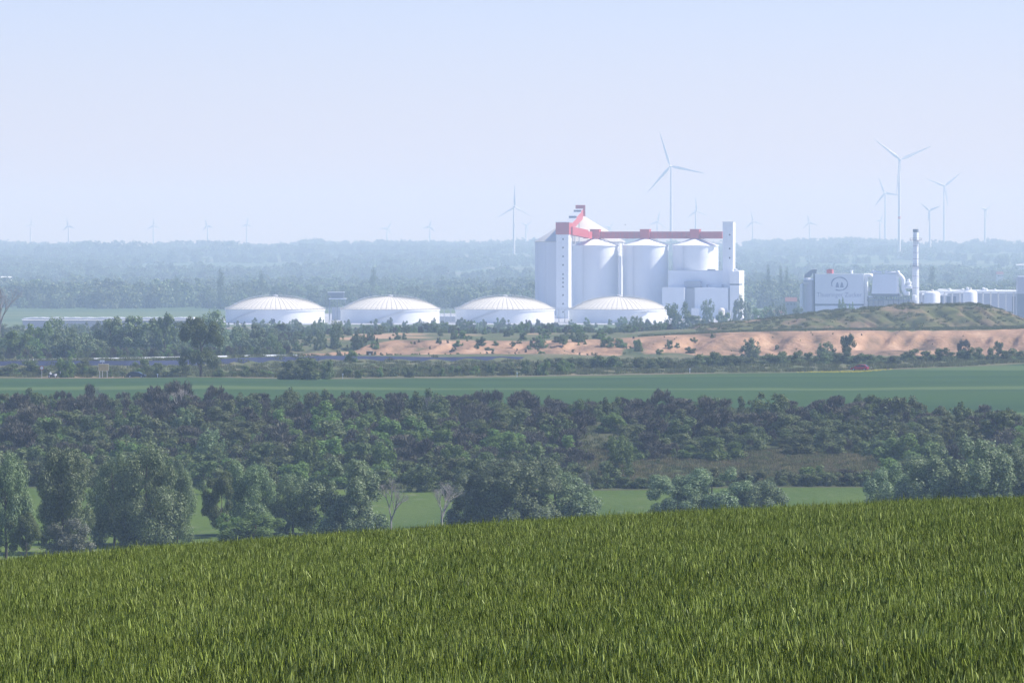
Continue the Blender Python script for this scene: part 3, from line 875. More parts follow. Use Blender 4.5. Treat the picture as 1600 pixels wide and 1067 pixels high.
MB().box(lx(1143) - .03, lx(1158) + .03, -6.03, 5.9, lz(445.5), lz(443.2)).build('dark_band', M['darkwall'], pb)
MB().prism([(lx(1125), lz(423)), (lx(1148), lz(423)), (lx(1148), lz(421)), (lx(1128), lz(413))], 6.2, 12, 'y').build('lean_to_roof', M['greywall'], pb)
for u in (1104, 1128): MB().box(lx(u) - .6, lx(u) + .6, 2, 4, lz(449) + .05, lz(444.5)).build('roof_vent', M['greywall'], pb)
rv = MB()
for k in range(5): rv.lathe([(.5, lz(423) + .05), (.5, lz(421)), (.7, lz(420.4))], 10, lx(1103 + 2.6 * k), 8)
rv.build('roof_fans', M['steel'], pb)
MB().box(lx(1086), lx(1098), -13, -8.05, -.5, lz(481)).build('annex', M['white'], pb)
MB().box(lx(1128), lx(1146), -10, -8.1, -.5, lz(484)).build('loading_dock', M['greywall'], pb)

# small white stack beside the low blocks
ss = empty('small_silo', (X_at(1127.5, 3225), 3225, PLANT_Z), 0, 'small cream silo with domed top in front of the stepped block', 'silo')
MB().lathe([(2.0, -.5), (2.0, Z_at(484, 3225) - PLANT_Z), (1.2, Z_at(481.5, 3225) - PLANT_Z), (.05, Z_at(481, 3225) - PLANT_Z)], 24).build('shell', M['tankroof'], ss)
mp_ = MB()
for k in range(8):
    a = k * math.pi / 4; mp_.tube((2.05 * math.cos(a), 2.05 * math.sin(a), 0), (2.05 * math.cos(a), 2.05 * math.sin(a), Z_at(484, 3225) - PLANT_Z), .07, .07, 4)
mp_.build('seam', M['steel'], ss)

# ------------------------------------------------------------------ thick juice tanks
YT = 3078.0
TR = 29.8
ZE = Z_at(483, YT) - PLANT_Z
DH = Z_at(463.6, YT) - PLANT_Z - ZE
RS = (TR * TR + DH * DH) / (2 * DH)
def dome(r): return ZE + DH * (1 - (r / TR) ** 2.4)
NP = 56
rr = [0.9, 5, 10, 15, 19.5, 23.5, 27, TR + 0.35]
da = math.pi / NP
vs, fs = [], []
for j, r in enumerate(rr):
    for s_ in (-1, 1):
        a = s_ * da * 0.985
        vs.append((r * math.cos(a), r * math.sin(a), dome(min(r, TR)) + 0.02))
    vs.append((r, 0, dome(min(r, TR)) + 0.10 + 0.004 * r))
for j in range(len(rr) - 1):
    a = 3 * j
    fs += [(a, a + 3, a + 5, a + 2), (a + 2, a + 5, a + 4, a + 1)]
pm = MB(); pm.add(vs, fs, False); panel_me = pm.mesh('roof_panel', M['tankroof'])
rb = MB()
for j in range(len(rr) - 1):
    rb.tube((rr[j], 0, dome(min(rr[j], TR)) + .10), (rr[j + 1], 0, dome(min(rr[j + 1], TR)) + .10), .15, .15, 4)
rib_me = rb.mesh('roof_rib', M['rib'])
wall_me = MB().lathe([(TR, -.5), (TR, ZE - .9), (TR + .35, ZE - .9), (TR + .35, ZE - .02)], 120).mesh('wall', M['white'])
rl = MB(); NR = 84
for k in range(NR):
    a = 2 * math.pi * k / NR; b = 2 * math.pi * (k + 1) / NR
    p = Vector(((TR + .5) * math.cos(a), (TR + .5) * math.sin(a), ZE - .4)); q = Vector(((TR + .5) * math.cos(b), (TR + .5) * math.sin(b), ZE + 1.0))
    rl.tube(p, p + Vector((0, 0, 1.5)), .09, .09, 4); rl.tube(Vector((p.x, p.y, ZE + 1.0)), q, .08, .08, 4); rl.tube(Vector((p.x, p.y, ZE + .4)), q - Vector((0, 0, .6)), .05, .05, 4)
rail_me = rl.mesh('railing', M['steel'])
wk = MB(); prev = None
for k in range(37):
    x = -TR + 2 * TR * k / 36
    z = dome(min(abs(x), TR)) + 1.05
    if prev: 
        (x0, z0) = prev
        wk.add([(x0, -.6, z0 - .25), (x, -.6, z - .25), (x, .6, z - .25), (x0, .6, z0 - .25), (x0, -.6, z0), (x, -.6, z), (x, .6, z), (x0, .6, z0)],
               [(0, 3, 2, 1), (4, 5, 6, 7), (0, 1, 5, 4), (1, 2, 6, 5), (2, 3, 7, 6), (3, 0, 4, 7)])
    if k % 2 == 0: wk.tube((x, -.6, z - 1.0), (x, -.6, z + .9), .05, .05, 4)
    prev = (x, z)
walk_me = wk.mesh('roof_walkway', M['steel'])
cap_me = MB().lathe([(1.6, ZE + DH - .1), (1.6, ZE + DH + .8), (1.0, ZE + DH + 1.1), (.05, ZE + DH + 1.2)], 16).mesh('centre_ring', M['steel'])
sm_ = MB(); n_ = 30                     # stair that winds up the wall
for k in range(n_):
    a = R(200) + R(52) * k / n_; z = ZE * (k + 1) / n_ - .5
    c_, s_ = math.cos(a), math.sin(a)
    for w_, z0 in ((0, z), ):
        p = [((TR + q) * c_ - t * s_, (TR + q) * s_ + t * c_) for q, t in ((.05, -.5), (1.1, -.5), (1.1, .5), (.05, .5))]
        sm_.prism(p, z - .12, z, 'z')
    if k % 3 == 0: sm_.tube(((TR + 1.1) * c_, (TR + 1.1) * s_, z), ((TR + 1.1) * c_, (TR + 1.1) * s_, z + 1.1), .05, .05, 4)
stair_me = sm_.mesh('stair', M['steel'])
hat_me = MB().box(-.9, .9, -.6, .6, 0, .9).mesh('hatch', M['white'])
tl = ['leftmost of four low domed white tanks', 'domed white tank right of the small dark canopy, second from the left',
      'domed white tank just left of the windowed tower', 'domed white tank in front of the small silos, rightmost of four']
tank_u = [430, 609.5, 789, 966.5]
for u, lb in zip(tank_u, tl):
    t_ = empty('juice_tank', (X_at(u, YT), YT, PLANT_Z), 0, lb, 'tank', 'low domed juice tanks')
    link('wall', wall_me, t_); link('railing', rail_me, t_); link('roof_walkway', walk_me, t_, rot=(0, 0, R(20))); link('centre_ring', cap_me, t_)
    link('stair', stair_me, t_, rot=(0, 0, R({430: 0, 609.5: 38, 789: 12, 966.5: 55}[u])))
    link('hatch', hat_me, t_, (-TR * .78, -8, dome(TR * .82)))
    for k in range(NP):
        link('roof_panel', panel_me, t_, rot=(0, 0, 2 * math.pi * k / NP)); link('roof_rib', rib_me, t_, rot=(0, 0, 2 * math.pi * (k + .5) / NP))
cl = ['catwalk bridge between first and second low tanks', 'catwalk bridge between second and third low tanks', 'catwalk bridge between third and fourth low tanks']
for k in range(3):
    a, b = X_at(tank_u[k], YT) + TR + .8, X_at(tank_u[k + 1], YT) - TR - .8
    c = empty('catwalk', ((a + b) / 2, YT - 4, PLANT_Z + ZE), 0, cl[k], 'catwalk', 'catwalks between the tanks')
    h = (b - a) / 2
    MB().box(-h, h, -.7, .7, -.3, 0).build('deck', M['steel'], c)
    r_ = MB()
    for s_ in (-.65, .65):
        for z in (.55, 1.1): r_.tube((-h, s_, z), (h, s_, z), .06, .06, 4)
        for x in np.linspace(-h, h, 7): r_.tube((x, s_, 0), (x, s_, 1.1), .06, .06, 4)
    r_.build('railing', M['steel'], c)
    p_ = MB()
    for x in (-h * .5, h * .5): p_.tube((x, 0, -ZE), (x, 0, -.3), .25, .25, 8)
    p_.build('support', M['steel'], c)

# dark canopy between the first two tanks
cn = empty('loading_canopy', (X_at(526, 3190), 3190, PLANT_Z), 0, 'small dark flat roofed canopy between the first two tanks', 'canopy')
def cz_(v): return Z_at(v, 3190) - PLANT_Z
MB().box(-5.2, 4.6, -3, 3, cz_(462), cz_(457)).build('upper_cabin', M['darkwall'], cn)
MB().box(-5.6, 5.0, -3.4, 3.4, cz_(457) + .01, cz_(456.2)).build('roof', M['panel'], cn)
MB().box(-4.8, 6.0, -4, 4, cz_(467.5), cz_(466)).build('lower_roof', M['panel'], cn)
MB().box(-3.6, 4.4, -2, 2, cz_(465.9), cz_(462) - .05).build('gantry', M['darkwall'], cn)
p_ = MB()
for x in (-4.3, 0.5, 5.5):
    for y in (-3, 3): p_.tube((x, y, -.5), (x, y, cz_(467.5)), .2, .2, 6)
p_.build('post', M['darkwall'], cn)
MB().box(-3, 3, -2, 2, -.5, cz_(480)).build('cabin', M['greywall'], cn)

# low store between tanks two and three
lo = empty('low_store', (X_at(702, 3120), 3120, PLANT_Z), 0, 'low white flat building seen between second and third tanks', 'building')
MB().box(-8, 8, -4, 4, -.5, Z_at(494.5, 3120) - PLANT_Z).build('wall', M['greywall'], lo)
MB().box(-8.4, 8.4, -4.4, 4.4, Z_at(494.5, 3120) - PLANT_Z + .01, Z_at(493.3, 3120) - PLANT_Z).build('roof', M['white'], lo)

# ------------------------------------------------------------------ logo building and process plant on the right
YL = 2905.0
LZ = CZ - 48.6
lb_ = empty('sign_building', (X_at(1312.5, YL), YL, LZ), TH, 'white factory hall with oval emblem and faded lettering on its wall', 'building')
k_ = YL / F
def ax(u): return (u - 1310.5) * k_ / math.cos(TH)
def az(v): return Z_at(v, YL) - LZ
MB().box(ax(1272), ax(1347), 0, 10, az(474.8), az(428.4)).build('hall', M['panel'], lb_)
MB().box(ax(1272.4), ax(1346.6), .5, 9.5, -.5, az(474.8) - .01).build('ground_floor', M['greywall'], lb_)
MB().box(ax(1271.4), ax(1347.6), -.3, 10.3, az(428.4) + .01, az(427.6)).build('parapet', M['panel'], lb_)
MB().box(ax(1272.2), ax(1346.8), -.12, .6, az(477), az(474.9)).build('dark_band', M['darkwall'], lb_)
MB().box(ax(1272.4), ax(1346.6), -.15, .45, -.4, az(478)).build('plinth', M['panel'], lb_)
vp = MB().path([(ax(1349.5), 2.2, -.5), (ax(1349.5), 2.2, az(430.5)), (ax(1356), 2.2, az(430.5)), (ax(1356), 6, az(430.5))], 1.2, 14)
vp.path([(ax(1349.5), 2.2, az(464.5)), (ax(1364), 2.2, az(464.5))], .75, 10)
vp.build('exhaust_duct', M['white'], lb_)
MB().lathe([(.6, az(428)), (.6, az(423.5)), (.85, az(423.4)), (.85, az(422))], 12, ax(1326.5), 5).build('roof_vent', M['white'], lb_)
rd = MB().box(ax(1288.5), ax(1297.5), 3, 7, az(427.5), az(421.5)); rd.box(ax(1290.5), ax(1293), 2.6, 3.05, az(425), az(422.5)); rd.box(ax(1291), ax(1296), 3.5, 6.5, az(421.5) + .01, az(420.6))
rd.build('roof_unit', M['red'], lb_)
# emblem: open oval ring around two loaf shapes
em = MB(); n = 64
cx_, cz0, rx, rz = ax(1309.8), az(443.6), 12.6 * k_, 10.2 * k_
for i in range(n):
    a0, a1 = 2 * math.pi * i / n, 2 * math.pi * (i + 1) / n
    am = math.degrees((a0 + a1) / 2)
    if 205 < am < 242: continue
    w = .22 + .18 * math.cos(a0 * 2 - 2.0) ** 2
    for_ = [(cx_ + (rx - w) * math.cos(a0), cz0 + (rz - w) * math.sin(a0)), (cx_ + (rx + w) * math.cos(a0), cz0 + (rz + w) * math.sin(a0)),
            (cx_ + (rx + w) * math.cos(a1), cz0 + (rz + w) * math.sin(a1)), (cx_ + (rx - w) * math.cos(a1), cz0 + (rz - w) * math.sin(a1))]
    em.prism(for_, -.06, -.001, 'y')
em.build('emblem_ring', M['logo'], lb_)
for u in (1306.4, 1313.4):
    lf = MB(); c = ax(u)
    lf.prism([(c - 3.0 * k_, az(449.3)), (c + 3.0 * k_, az(449.3)), (c + 2.3 * k_, az(446.5)), (c + 1.9 * k_, az(444.5)), (c + .9 * k_, az(441.6)), (c, az(441)), (c - .9 * k_, az(441.6)), (c - 1.9 * k_, az(444.5)), (c - 2.3 * k_, az(446.5))], -.07, -.002, 'y')
    lf.build('emblem_loaf', M['logo'], lb_)
tx_d = bpy.data.curves.new('lettering', 'FONT'); tx_d.body = 'Thueringer Zucker'; tx_d.size = 3.6; tx_d.extrude = 0.03; tx_d.align_x = 'CENTER'
tx_d.materials.append(M['logotext'])
tmp_ = bpy.data.objects.new('lettering_outline', tx_d); COL.objects.link(tmp_)
bpy.context.view_layer.update()
tx_me = bpy.data.meshes.new_from_object(tmp_.evaluated_get(bpy.context.evaluated_depsgraph_get()))
bpy.data.objects.remove(tmp_)
tx = link('lettering', tx_me, lb_, (ax(1309.5), -.05, az(463.8)), (R(90), 0, 0))
tx.scale = (0.93, 1, 1)

sc_ = empty('grey_silo', (X_at(1263.5, 2912), 2912, LZ), 0, 'grey cylinder silo with white cap left of the emblem hall', 'silo')
def sz(v): return Z_at(v, 2912) - LZ
MB().lathe([(3.0, -.5), (3.0, sz(437.5))], 32).build('shell', M['greywall'], sc_)
MB().lathe([(3.05, sz(437.4)), (2.6, sz(434.6)), (.05, sz(434.2))], 32).build('cap', M['white'], sc_)
MB().box(-3.4, 0.2, -3.3, -2.2, sz(444), sz(440.5)).build('platform', M['steel'], sc_)
MB().lathe([(1.3, -.5), (1.3, sz(445)), (.4, sz(443))], 20, -3.6, 2).build('side_vessel', M['panel'], sc_)
ic = empty('inclined_conveyor', (X_at(1267, 2918), 2918, LZ), 0, 'dark blue grey slanting conveyor over the grey silo', 'conveyor')
def iz(v): return Z_at(v, 2918) - LZ
MB().prism([(-3.8, iz(434.5)), (-3.6, iz(429)), (0.2, iz(421.3)), (3.2, iz(420.6)), (3.2, iz(425)), (1.2, iz(426)), (-1, iz(434.5))], -1.6, 1.6, 'y').build('casing', M['darkwall'], ic)
MB().prism([(0.1, iz(421.2)), (3.3, iz(420.5)), (3.3, iz(420.1)), (0.1, iz(420.8))], -1.8, 1.8, 'y').build('roof', M['panel'], ic)
MB().box(1.4, 3.0, -1.2, 1.2, -.5, iz(425) - .02).build('support', M['darkwall'], ic)

YE = 2895.0
eb = empty('evaporator_house', (X_at(1382.5, YE), YE, LZ), TH, 'tapered white housing on dark frame between emblem hall and chimney', 'building')
k2 = YE / F
def bx(u): return (u - 1382.5) * k2
def bz(v): return Z_at(v, YE) - LZ
mb = MB(); t0, t1 = bz(459), bz(428.5)
mb.add([(bx(1361.5), 0, t0), (bx(1402), 0, t0), (bx(1402), 8, t0), (bx(1361.5), 8, t0), (bx(1363.5), 1, t1), (bx(1401), 1, t1), (bx(1401), 7, t1), (bx(1363.5), 7, t1)],
       [(0, 3, 2, 1), (4, 5, 6, 7), (0, 1, 5, 4), (1, 2, 6, 5), (2, 3, 7, 6), (3, 0, 4, 7)])
mb.build('housing', M['panel'], eb)
MB().box(bx(1361), bx(1404), .8, 12.5, bz(463), t0 - .02).build('dark_floor', M['darkwall'], eb)
fr = MB()
for u in np.linspace(1356, 1420, 9):
    for y in (0.4, 12): fr.tube((bx(u), y, -.5), (bx(u), y, bz(463) - .02), .3, .3, 6)
fr.box(bx(1354), bx(1422), 0, 12.4, bz(469.6), bz(468.2))
fr.build('steel_frame', M['darkwall'], eb)
MB().box(bx(1356), bx(1420), 5, 11.5, -.5, bz(469.8)).build('machine_room', M['greywall'], eb)
dp = MB().path([(bx(1402), 3, bz(427.5)), (bx(1408), 3, bz(433)), (bx(1410.5), 3, bz(437)), (bx(1410.5), 3, bz(452)), (bx(1413), 3, bz(458.5)), (bx(1420), 3, bz(459))], 1.15, 14)
dp.build('large_duct', M['white'], eb)
tp = MB().path([(bx(1364), 2, bz(425.8)), (bx(1376), 2, bz(426.5))], .75, 10); tp.path([(bx(1384), 2, bz(422.5)), (bx(1384), 2, bz(426.5)), (bx(1402), 2, bz(426))], .8, 10)
tp.ball((bx(1364), 2, bz(425.5)), 1.3); tp.ball((bx(1402.5), 2, bz(426)), 1.25)
tp.build('roof_pipe', M['white'], eb)
hp = MB().path([(bx(1411), 3, bz(448.5)), (bx(1424), 3, bz(448.5))], .95, 12); hp.build('cross_pipe', M['white'], eb)
vs_ = MB().lathe([(1.3, bz(446)), (1.6, bz(443)), (1.7, bz(440.5)), (.9, bz(439.8)), (.9, bz(437.5)), (.5, bz(437)), (.4, bz(435.5))], 18, bx(1418.5), 4)
vs_.build('separator_vessel', M['white'], eb)
vl = MB().lathe([(1.3, bz(469)), (1.3, bz(461.3)), (.05, bz(460.6))], 16, bx(1428.5), 1); vl.build('drum', M['white'], eb)
MB().lathe([(.7, bz(456)), (.7, bz(449)), (.9, bz(448.5))], 12, bx(1357), 2).build('small_vessel', M['steel'], eb)

YC = 2900.0
ch = empty('chimney', (X_at(1430.7, YC), YC, LZ), 0, 'tall white steel chimney with two platforms right of the emblem hall', 'chimney')
def chz(v): return Z_at(v, YC) - LZ
MB().lathe([(1.95, -.5), (1.95, chz(420)), (1.55, chz(415)), (1.5, chz(360.5))], 32).build('shaft', M['white'], ch)
MB().lathe([(1.62, chz(363)), (1.62, chz(358.2)), (1.3, chz(358.1)), (1.3, chz(361))], 32, caps=False).build('rim', M['darkwall'], ch)
for v, rw, rad in ((375.5, 3.4, 1.55), (416, 3.1, 1.6)):
    pf = MB().lathe([(rad, chz(v) - .15), (rw, chz(v) - .15), (rw, chz(v) + .1), (rad, chz(v) + .1)], 24, caps=False)
    for k in range(12):
        a = k * math.pi / 6; b = (k + 1) * math.pi / 6
        p = Vector((rw * math.cos(a), rw * math.sin(a), chz(v))); q = Vector((rw * math.cos(b), rw * math.sin(b), chz(v) + 1.2))
        pf.tube(p, p + Vector((0, 0, 1.2)), .07, .07, 4); pf.tube(p + Vector((0, 0, 1.2)), q, .07, .07, 4)
    pf.build('platform', M['darkwall'], ch)
ld = MB()
for s_ in (-.3, .3): ld.tube((1.7 + .3, s_ - 1, 0), (1.7 + .1, s_ - 1, chz(376)), .08, .08, 4)
for z in np.arange(1, chz(377), 1.3): ld.tube((1.95, -1.3, z), (1.95, -.7, z), .06, .06, 4)
ld.build('ladder', M['steel'], ch)
bn = MB()
for v in (432, 450): bn.lathe([(1.97, chz(v)), (2.05, chz(v)), (2.05, chz(v) + .3), (1.97, chz(v) + .3)], 28, caps=False)
for v in (385, 395, 405): bn.lathe([(1.55, chz(v)), (1.66, chz(v)), (1.66, chz(v) + .3), (1.55, chz(v) + .3)], 28, caps=False)
bn.build('flange', M['steel'], ch)

for u, w, v0, v1, Y, lb in ((1456.5, 12.5, 457.5, 452, 2870, 'small white domed tank directly right of the chimney foot'), (1516, 11.0, 456.5, 449, 2865, 'small white domed tank with yellowish cap farther right of the chimney')):
    t_ = empty('small_tank', (X_at(u, Y), Y, LZ), 0, lb, 'tank', 'small white tanks behind the mound')
    r_ = w * Y / F; z1 = Z_at(v0 + 2.5, Y) - LZ; z2 = Z_at(v0, Y) - LZ; z3 = Z_at(v1 + 3, Y) - LZ
    MB().lathe([(r_, -.5), (r_, z1), (r_ * .93, z2), (r_ * .7, z2 + .7), (.05, z3)], 40).build('shell', M['white'], t_)
    MB().lathe([(.8, z3 - .3), (.8, z3 + .9), (.05, z3 + 1.0)], 12).build('top_hatch', M['tankroof'], t_)
    rg = MB()
    for k in range(16):
        a = k * math.pi / 8; b = a + math.pi / 8
        p = Vector((r_ * .9 * math.cos(a), r_ * .9 * math.sin(a), z2 + .1)); rg.tube(p, p + Vector((0, 0, 1.0)), .06, .06, 4)
        rg.tube(p + Vector((0, 0, 1.0)), Vector((r_ * .9 * math.cos(b), r_ * .9 * math.sin(b), z2 + 1.1)), .06, .06, 4)
    rg.build('railing', M['steel'], t_)

pr = empty('pipe_bridge', (X_at(1530, 2890), 2890, LZ), 0, 'long white pipe bridge leading right from the chimney foot', 'pipework')
kk = 2890 / F
def px(u): return (u - 1530) * kk
def pz(v): return Z_at(v, 2890) - LZ
a_ = MB().path([(px(1436), 0, pz(456.5)), (px(1470), 0, pz(455)), (px(1500), 0, pz(456.5)), (px(1540), 0, pz(455.5)), (px(1593), 0, pz(455.8))], .62, 10)
a_.build('pipe', M['white'], pr)
MB().path([(px(1466), 1.6, pz(452.5)), (px(1490), 1.6, pz(453.5)), (px(1545), 1.6, pz(453.8)), (px(1590), 1.6, pz(454.2))], .40, 8).build('pipe', M['white'], pr)
MB().path([(px(1440), -1.4, pz(460)), (px(1480), -1.4, pz(460.5))], .5, 8).build('pipe', M['white'], pr)
s_ = MB()
for u in np.arange(1440, 1596, 12):
    for y in (-2, 2.4): s_.tube((px(u), y, -.5), (px(u), y, pz(458)), .2, .2, 6)
    s_.box(px(u) - .2, px(u) + .2, -2.1, 2.5, pz(458), pz(457.2))
s_.build('trestle', M['steel'], pr)
v_ = MB()
for u, v in ((1484, 451.5), (1505, 452), (1512, 449.5), (1537, 450), (1541, 451.5), (1555, 452.5)): v_.lathe([(.9, pz(455)), (.9, pz(v)), (.2, pz(v) + .4)], 10, px(u), .8)
v_.build('valve_housing', M['white'], pr)

lg = empty('long_hall', (X_at(1545, 2935), 2935, LZ), 0, 'long low grey hall under the pipe bridge at right', 'building')
kk2 = 2935 / F
MB().box((1437 - 1545) * kk2, (1600 - 1545) * kk2, 0, 16, -.5, Z_at(458.5, 2935) - LZ).build('wall', M['greywall'], lg)
MB().box((1436 - 1545) * kk2, (1601 - 1545) * kk2, -.5, 16.5, Z_at(458.5, 2935) - LZ + .01, Z_at(457.4, 2935) - LZ).build('roof', M['panel'], lg)
for u in (1470, 1482, 1491, 1584): MB().box((u - 1545) * kk2 - 1, (u - 1545) * kk2 + 1, -.1, .3, 2, Z_at(463, 2935) - LZ).build('door', M['darkwall'], lg)

hp_ = empty('hopper_tower', (X_at(1600, 2880), 2880, LZ), 0, 'grey box tower with dark base at the end of the pipe bridge', 'tower')
kk3 = 2880 / F
MB().box(-9.5 * kk3, 12 * kk3, 0, 9, Z_at(459, 2880) - LZ, Z_at(433, 2880) - LZ).build('bin', M['greywall'], hp_)
MB().box(-7.5 * kk3, 12 * kk3, -.2, 9.2, Z_at(433, 2880) - LZ + .01, Z_at(431, 2880) - LZ).build('roof', M['white'], hp_)
MB().box(-9 * kk3, 12 * kk3, .8, 8.5, -.5, Z_at(459, 2880) - LZ - .01).build('base', M['darkwall'], hp_)
bt = empty('small_box', (X_at(1586, 2860), 2860, LZ), 0, 'tiny white cabinet in front of the long grey hall', 'cabinet')
MB().box(-.9, .9, -.6, .6, 0, 3.6).build('post', M['darkwall'], bt); MB().box(-1.1, 1.1, -.7, .7, 3.61, 5.3).build('box', M['white'], bt)

# ------------------------------------------------------------------ houses and sheds
def house(u, Y, v_eave, v_ridge, wpx, depth, label, wall='plaster', roof='redroof', cat='house', name='farm_house', vbase=None):
    z = float(gz(X_at(u, Y), Y)); w = wpx * Y / F / 2
    h = empty(name, (X_at(u, Y), Y, z), random.uniform(-.1, .1), label, cat)
    e, r_ = Z_at(v_eave, Y) - z, Z_at(v_ridge, Y) - z
    MB().box(-w, w, -depth / 2, depth / 2, -1, e).build('wall', M[wall], h)
    MB().prism([(-depth / 2 - .5, e + .01), (depth / 2 + .5, e + .01), (0, r_)], -w - .4, w + .4, 'x').build('roof', M[roof], h)
    wn_ = MB().box(-.5, .5, -.06, .06, -.6, .6).mesh('window', M['dark'])
    for k in range(3): link('window', wn_, h, (-w * .6 + k * w * .6, -depth / 2 - .03, max(1.6, e - 1.6)))
    return h
house(1236, 3300, 471, 464.5, 17, 9, 'red roofed building at the edge of trees left of the emblem hall', 'darkwall')
house(1207, 2700, 489.5, 485, 34, 9, 'low dark red shed roof half hidden behind the mound', 'greywall')
house(1562, 5400, 428.5, 424.5, 10, 9, 'far red roofed house among trees right of the chimney')
house(1594, 6600, 414.5, 412.5, 12, 12, 'distant pale house at the top of the wood on the right', 'plaster', 'steel')
house(10, 5200, 433.5, 432, 15, 10, 'white flat house at the left edge of the far wood', 'plaster', 'white')
house(20, 8000, 404, 402.5, 14, 12, 'far pale pinkish roofed house on the hazy left slope', 'plaster', 'redroof')
house(77, 7600, 410, 408, 4, 9, 'tiny far white gable among the hazy left woods', 'plaster', 'white')

# long white-roofed store behind the left wood
Yw = 2700.0
wl = empty('long_store', (X_at(172, Yw), Yw, float(gz(X_at(172, Yw), Yw))), 0, 'very long low white roofed store behind the trees on the left', 'building')
kw = Yw / F
def wz(v): return Z_at(v, Yw) - wl.location.z
MB().box(-137 * kw, 140 * kw, 0, 14, -1, wz(500.3)).build('wall', M['greywall'], wl)
MB().prism([(-.6, wz(500.3) + .01), (14.6, wz(500.3) + .01), (7, wz(497.4))], -138 * kw, 141 * kw, 'x').build('roof', M['white'], wl)
rm = MB().prism([(-7, 0), (7, 0), (5, .55), (0, .85), (-5, .55)], 0, 12, 'y').mesh('roof_hump', M['white'])
for x in np.linspace(-120, 120, 15): link('roof_hump', rm, wl, (x * kw + random.uniform(-2, 2), 1, wz(498.6)))
MB().prism([(96 * kw, wz(498.3)), (132 * kw, wz(498.3)), (130 * kw, wz(496.2))], .5, 13, 'y').build('skylight_roof', M['white'], wl)

# ------------------------------------------------------------------ wind turbines
tower_me = MB().lathe([(.030, 0), (.027, .33), (.0225, .66), (.017, 1.0)], 20).mesh('tower', M['turbine'])
nac_me = MB().lathe([(.010, -.040), (.022, -.030), (.024, .02), (.017, .055), (.003, .060)], 14).mesh('nacelle', M['turbine'])
hub_me = MB().lathe([(.019, 0), (.018, .015), (.011, .030), (.001, .036)], 14).mesh('hub', M['turbine'])
band_me = MB().lathe([(.0262, .398), (.0262, .425)], 20).mesh('red_band', M['band'])
bl = MB()      # unit blade along +X
prof = [(0.02, .010, .010), (.10, .034, .012), (.22, .046, .010), (.5, .030, .006), (.8, .017, .003), (1.0, .005, .001)]
vs, fs = [], []
for x, c, t in prof: vs += [(x, -t, -c * .35), (x, 0, c * .65), (x, t, -c * .35), (x, 0, -c * .6)]
for j in range(len(prof) - 1):
    for k in range(4): fs.append((4 * j + k, 4 * j + (k + 1) % 4, 4 * j + 4 + (k + 1) % 4, 4 * j + 4 + k))
fs += [(3, 2, 1, 0), tuple(4 * (len(prof) - 1) + k for k in range(4))]
bl.add(vs, fs, True); blade_me = bl.mesh('blade', M['turbine'])
# u, v of hub, row of the foot (None: foot hidden behind the ridge), blade px, rotor angle, yaw, tower thickness, label
TURB = [
 (803, 323, 405, 34, 91, 18, 'wind turbine with one blade straight up left of the large silo'),
 (1048.5, 260, 395, 56, 108, -15, 'large wind turbine rising behind the second and third silos'),
 (1087, 329, 388, 20, 96, 20, 'small wind turbine just above the third silo roof'),
 (1405, 250, 400, 55, 23, 12, 'tallest wind turbine, the one left of the steel chimney'),
 (1383, 302, 378, 26, 112, -18, 'medium wind turbine immediately left of the tallest turbine'),
 (1475, 291, 381, 33, 39, 10, 'large wind turbine standing right of the steel chimney'),
 (1453, 329, 391, 18, 22, -15, 'small wind turbine between the chimney and the large turbine beside it'),
 (1539, 328, 388, 15, 40, 25, 'wind turbine farthest right on the hazy ridge'),
 (1176, 346, 383, 19, 102, 10, 'faint wind turbine right of the blank white tower'),
 (1265, 348, 382, 14, 102, -20, 'faint wind turbine above the emblem hall skyline'),
 (1375, 344, None, 9, 72, 20, 'faint tiny turbine hidden beside the medium and tallest turbines'),
 (48, 350, 387, 11, 88, 25, 'wind turbine farthest left on the horizon'),
 (107.5, 353, 389, 13, 100, -15, 'second wind turbine from the left on the horizon'),
 (240, 352, None, 13, 92, 10, 'lone faint turbine third from the left on the horizon'),
 (325, 353, None, 11, 105, -20, 'fourth wind turbine from the left above the hazy woods'),
 (386, 350, None, 11, 85, 15, 'faint turbine above the first domed tank'),
 (605, 357, None, 14, 60, 15, 'faint turbine above the second domed tank'),
 (672, 354, None, 12, 75, -10, 'faint turbine with stubby look between second and third tanks'),
 (952, 355, None, 10, 50, 20, 'faint turbine tip behind the gallery above the first small silo'),
 (1027, 346, None, 17, 80, 15, 'faint turbine just left of the large turbine behind the silos'),
 (822, 352, None, 12, 40, 20, 'very faint small turbine right of the straight-up bladed turbine'),
]
for u, v, vb, bp, ang, yaw, lb in TURB:
    if vb: Y = Y_for_row(u, vb + 3, 5000, 11300)
    else: Y = 12600.0
    x = X_at(u, Y); zb = float(gz(x, Y)) - 0.5
    H = Z_at(v, Y) - zb
    t_ = empty('wind_turbine', (x, Y, zb), R(yaw), lb, 'wind turbine', 'wind turbines on the hazy plain')
    q = max(0.62, min(1.15, H / 100.0)) if vb else 0.9
    tk = 78.0 * q * (1.25 if bp < 25 else 1.0)
    link('tower', tower_me, t_, scale=(tk, tk, H))
    link('nacelle', nac_me, t_, (0, 0, H), (R(90), 0, 0), (tk, tk, tk * 1.1))
    link('hub', hub_me, t_, (0, -.055 * tk * 1.1, H), (R(90), 0, 0), (tk, tk, tk))
    if (u, v) in ((1405, 250),): link('red_band', band_me, t_, scale=(tk, tk, H))
    L = bp * Y / F
    for k in range(3):
        link('blade', blade_me, t_, (0, -.072 * tk, H), (0, -R(ang + 120 * k), 0), (L, tk * .9, tk * 1.0))
#@@BUILD_END

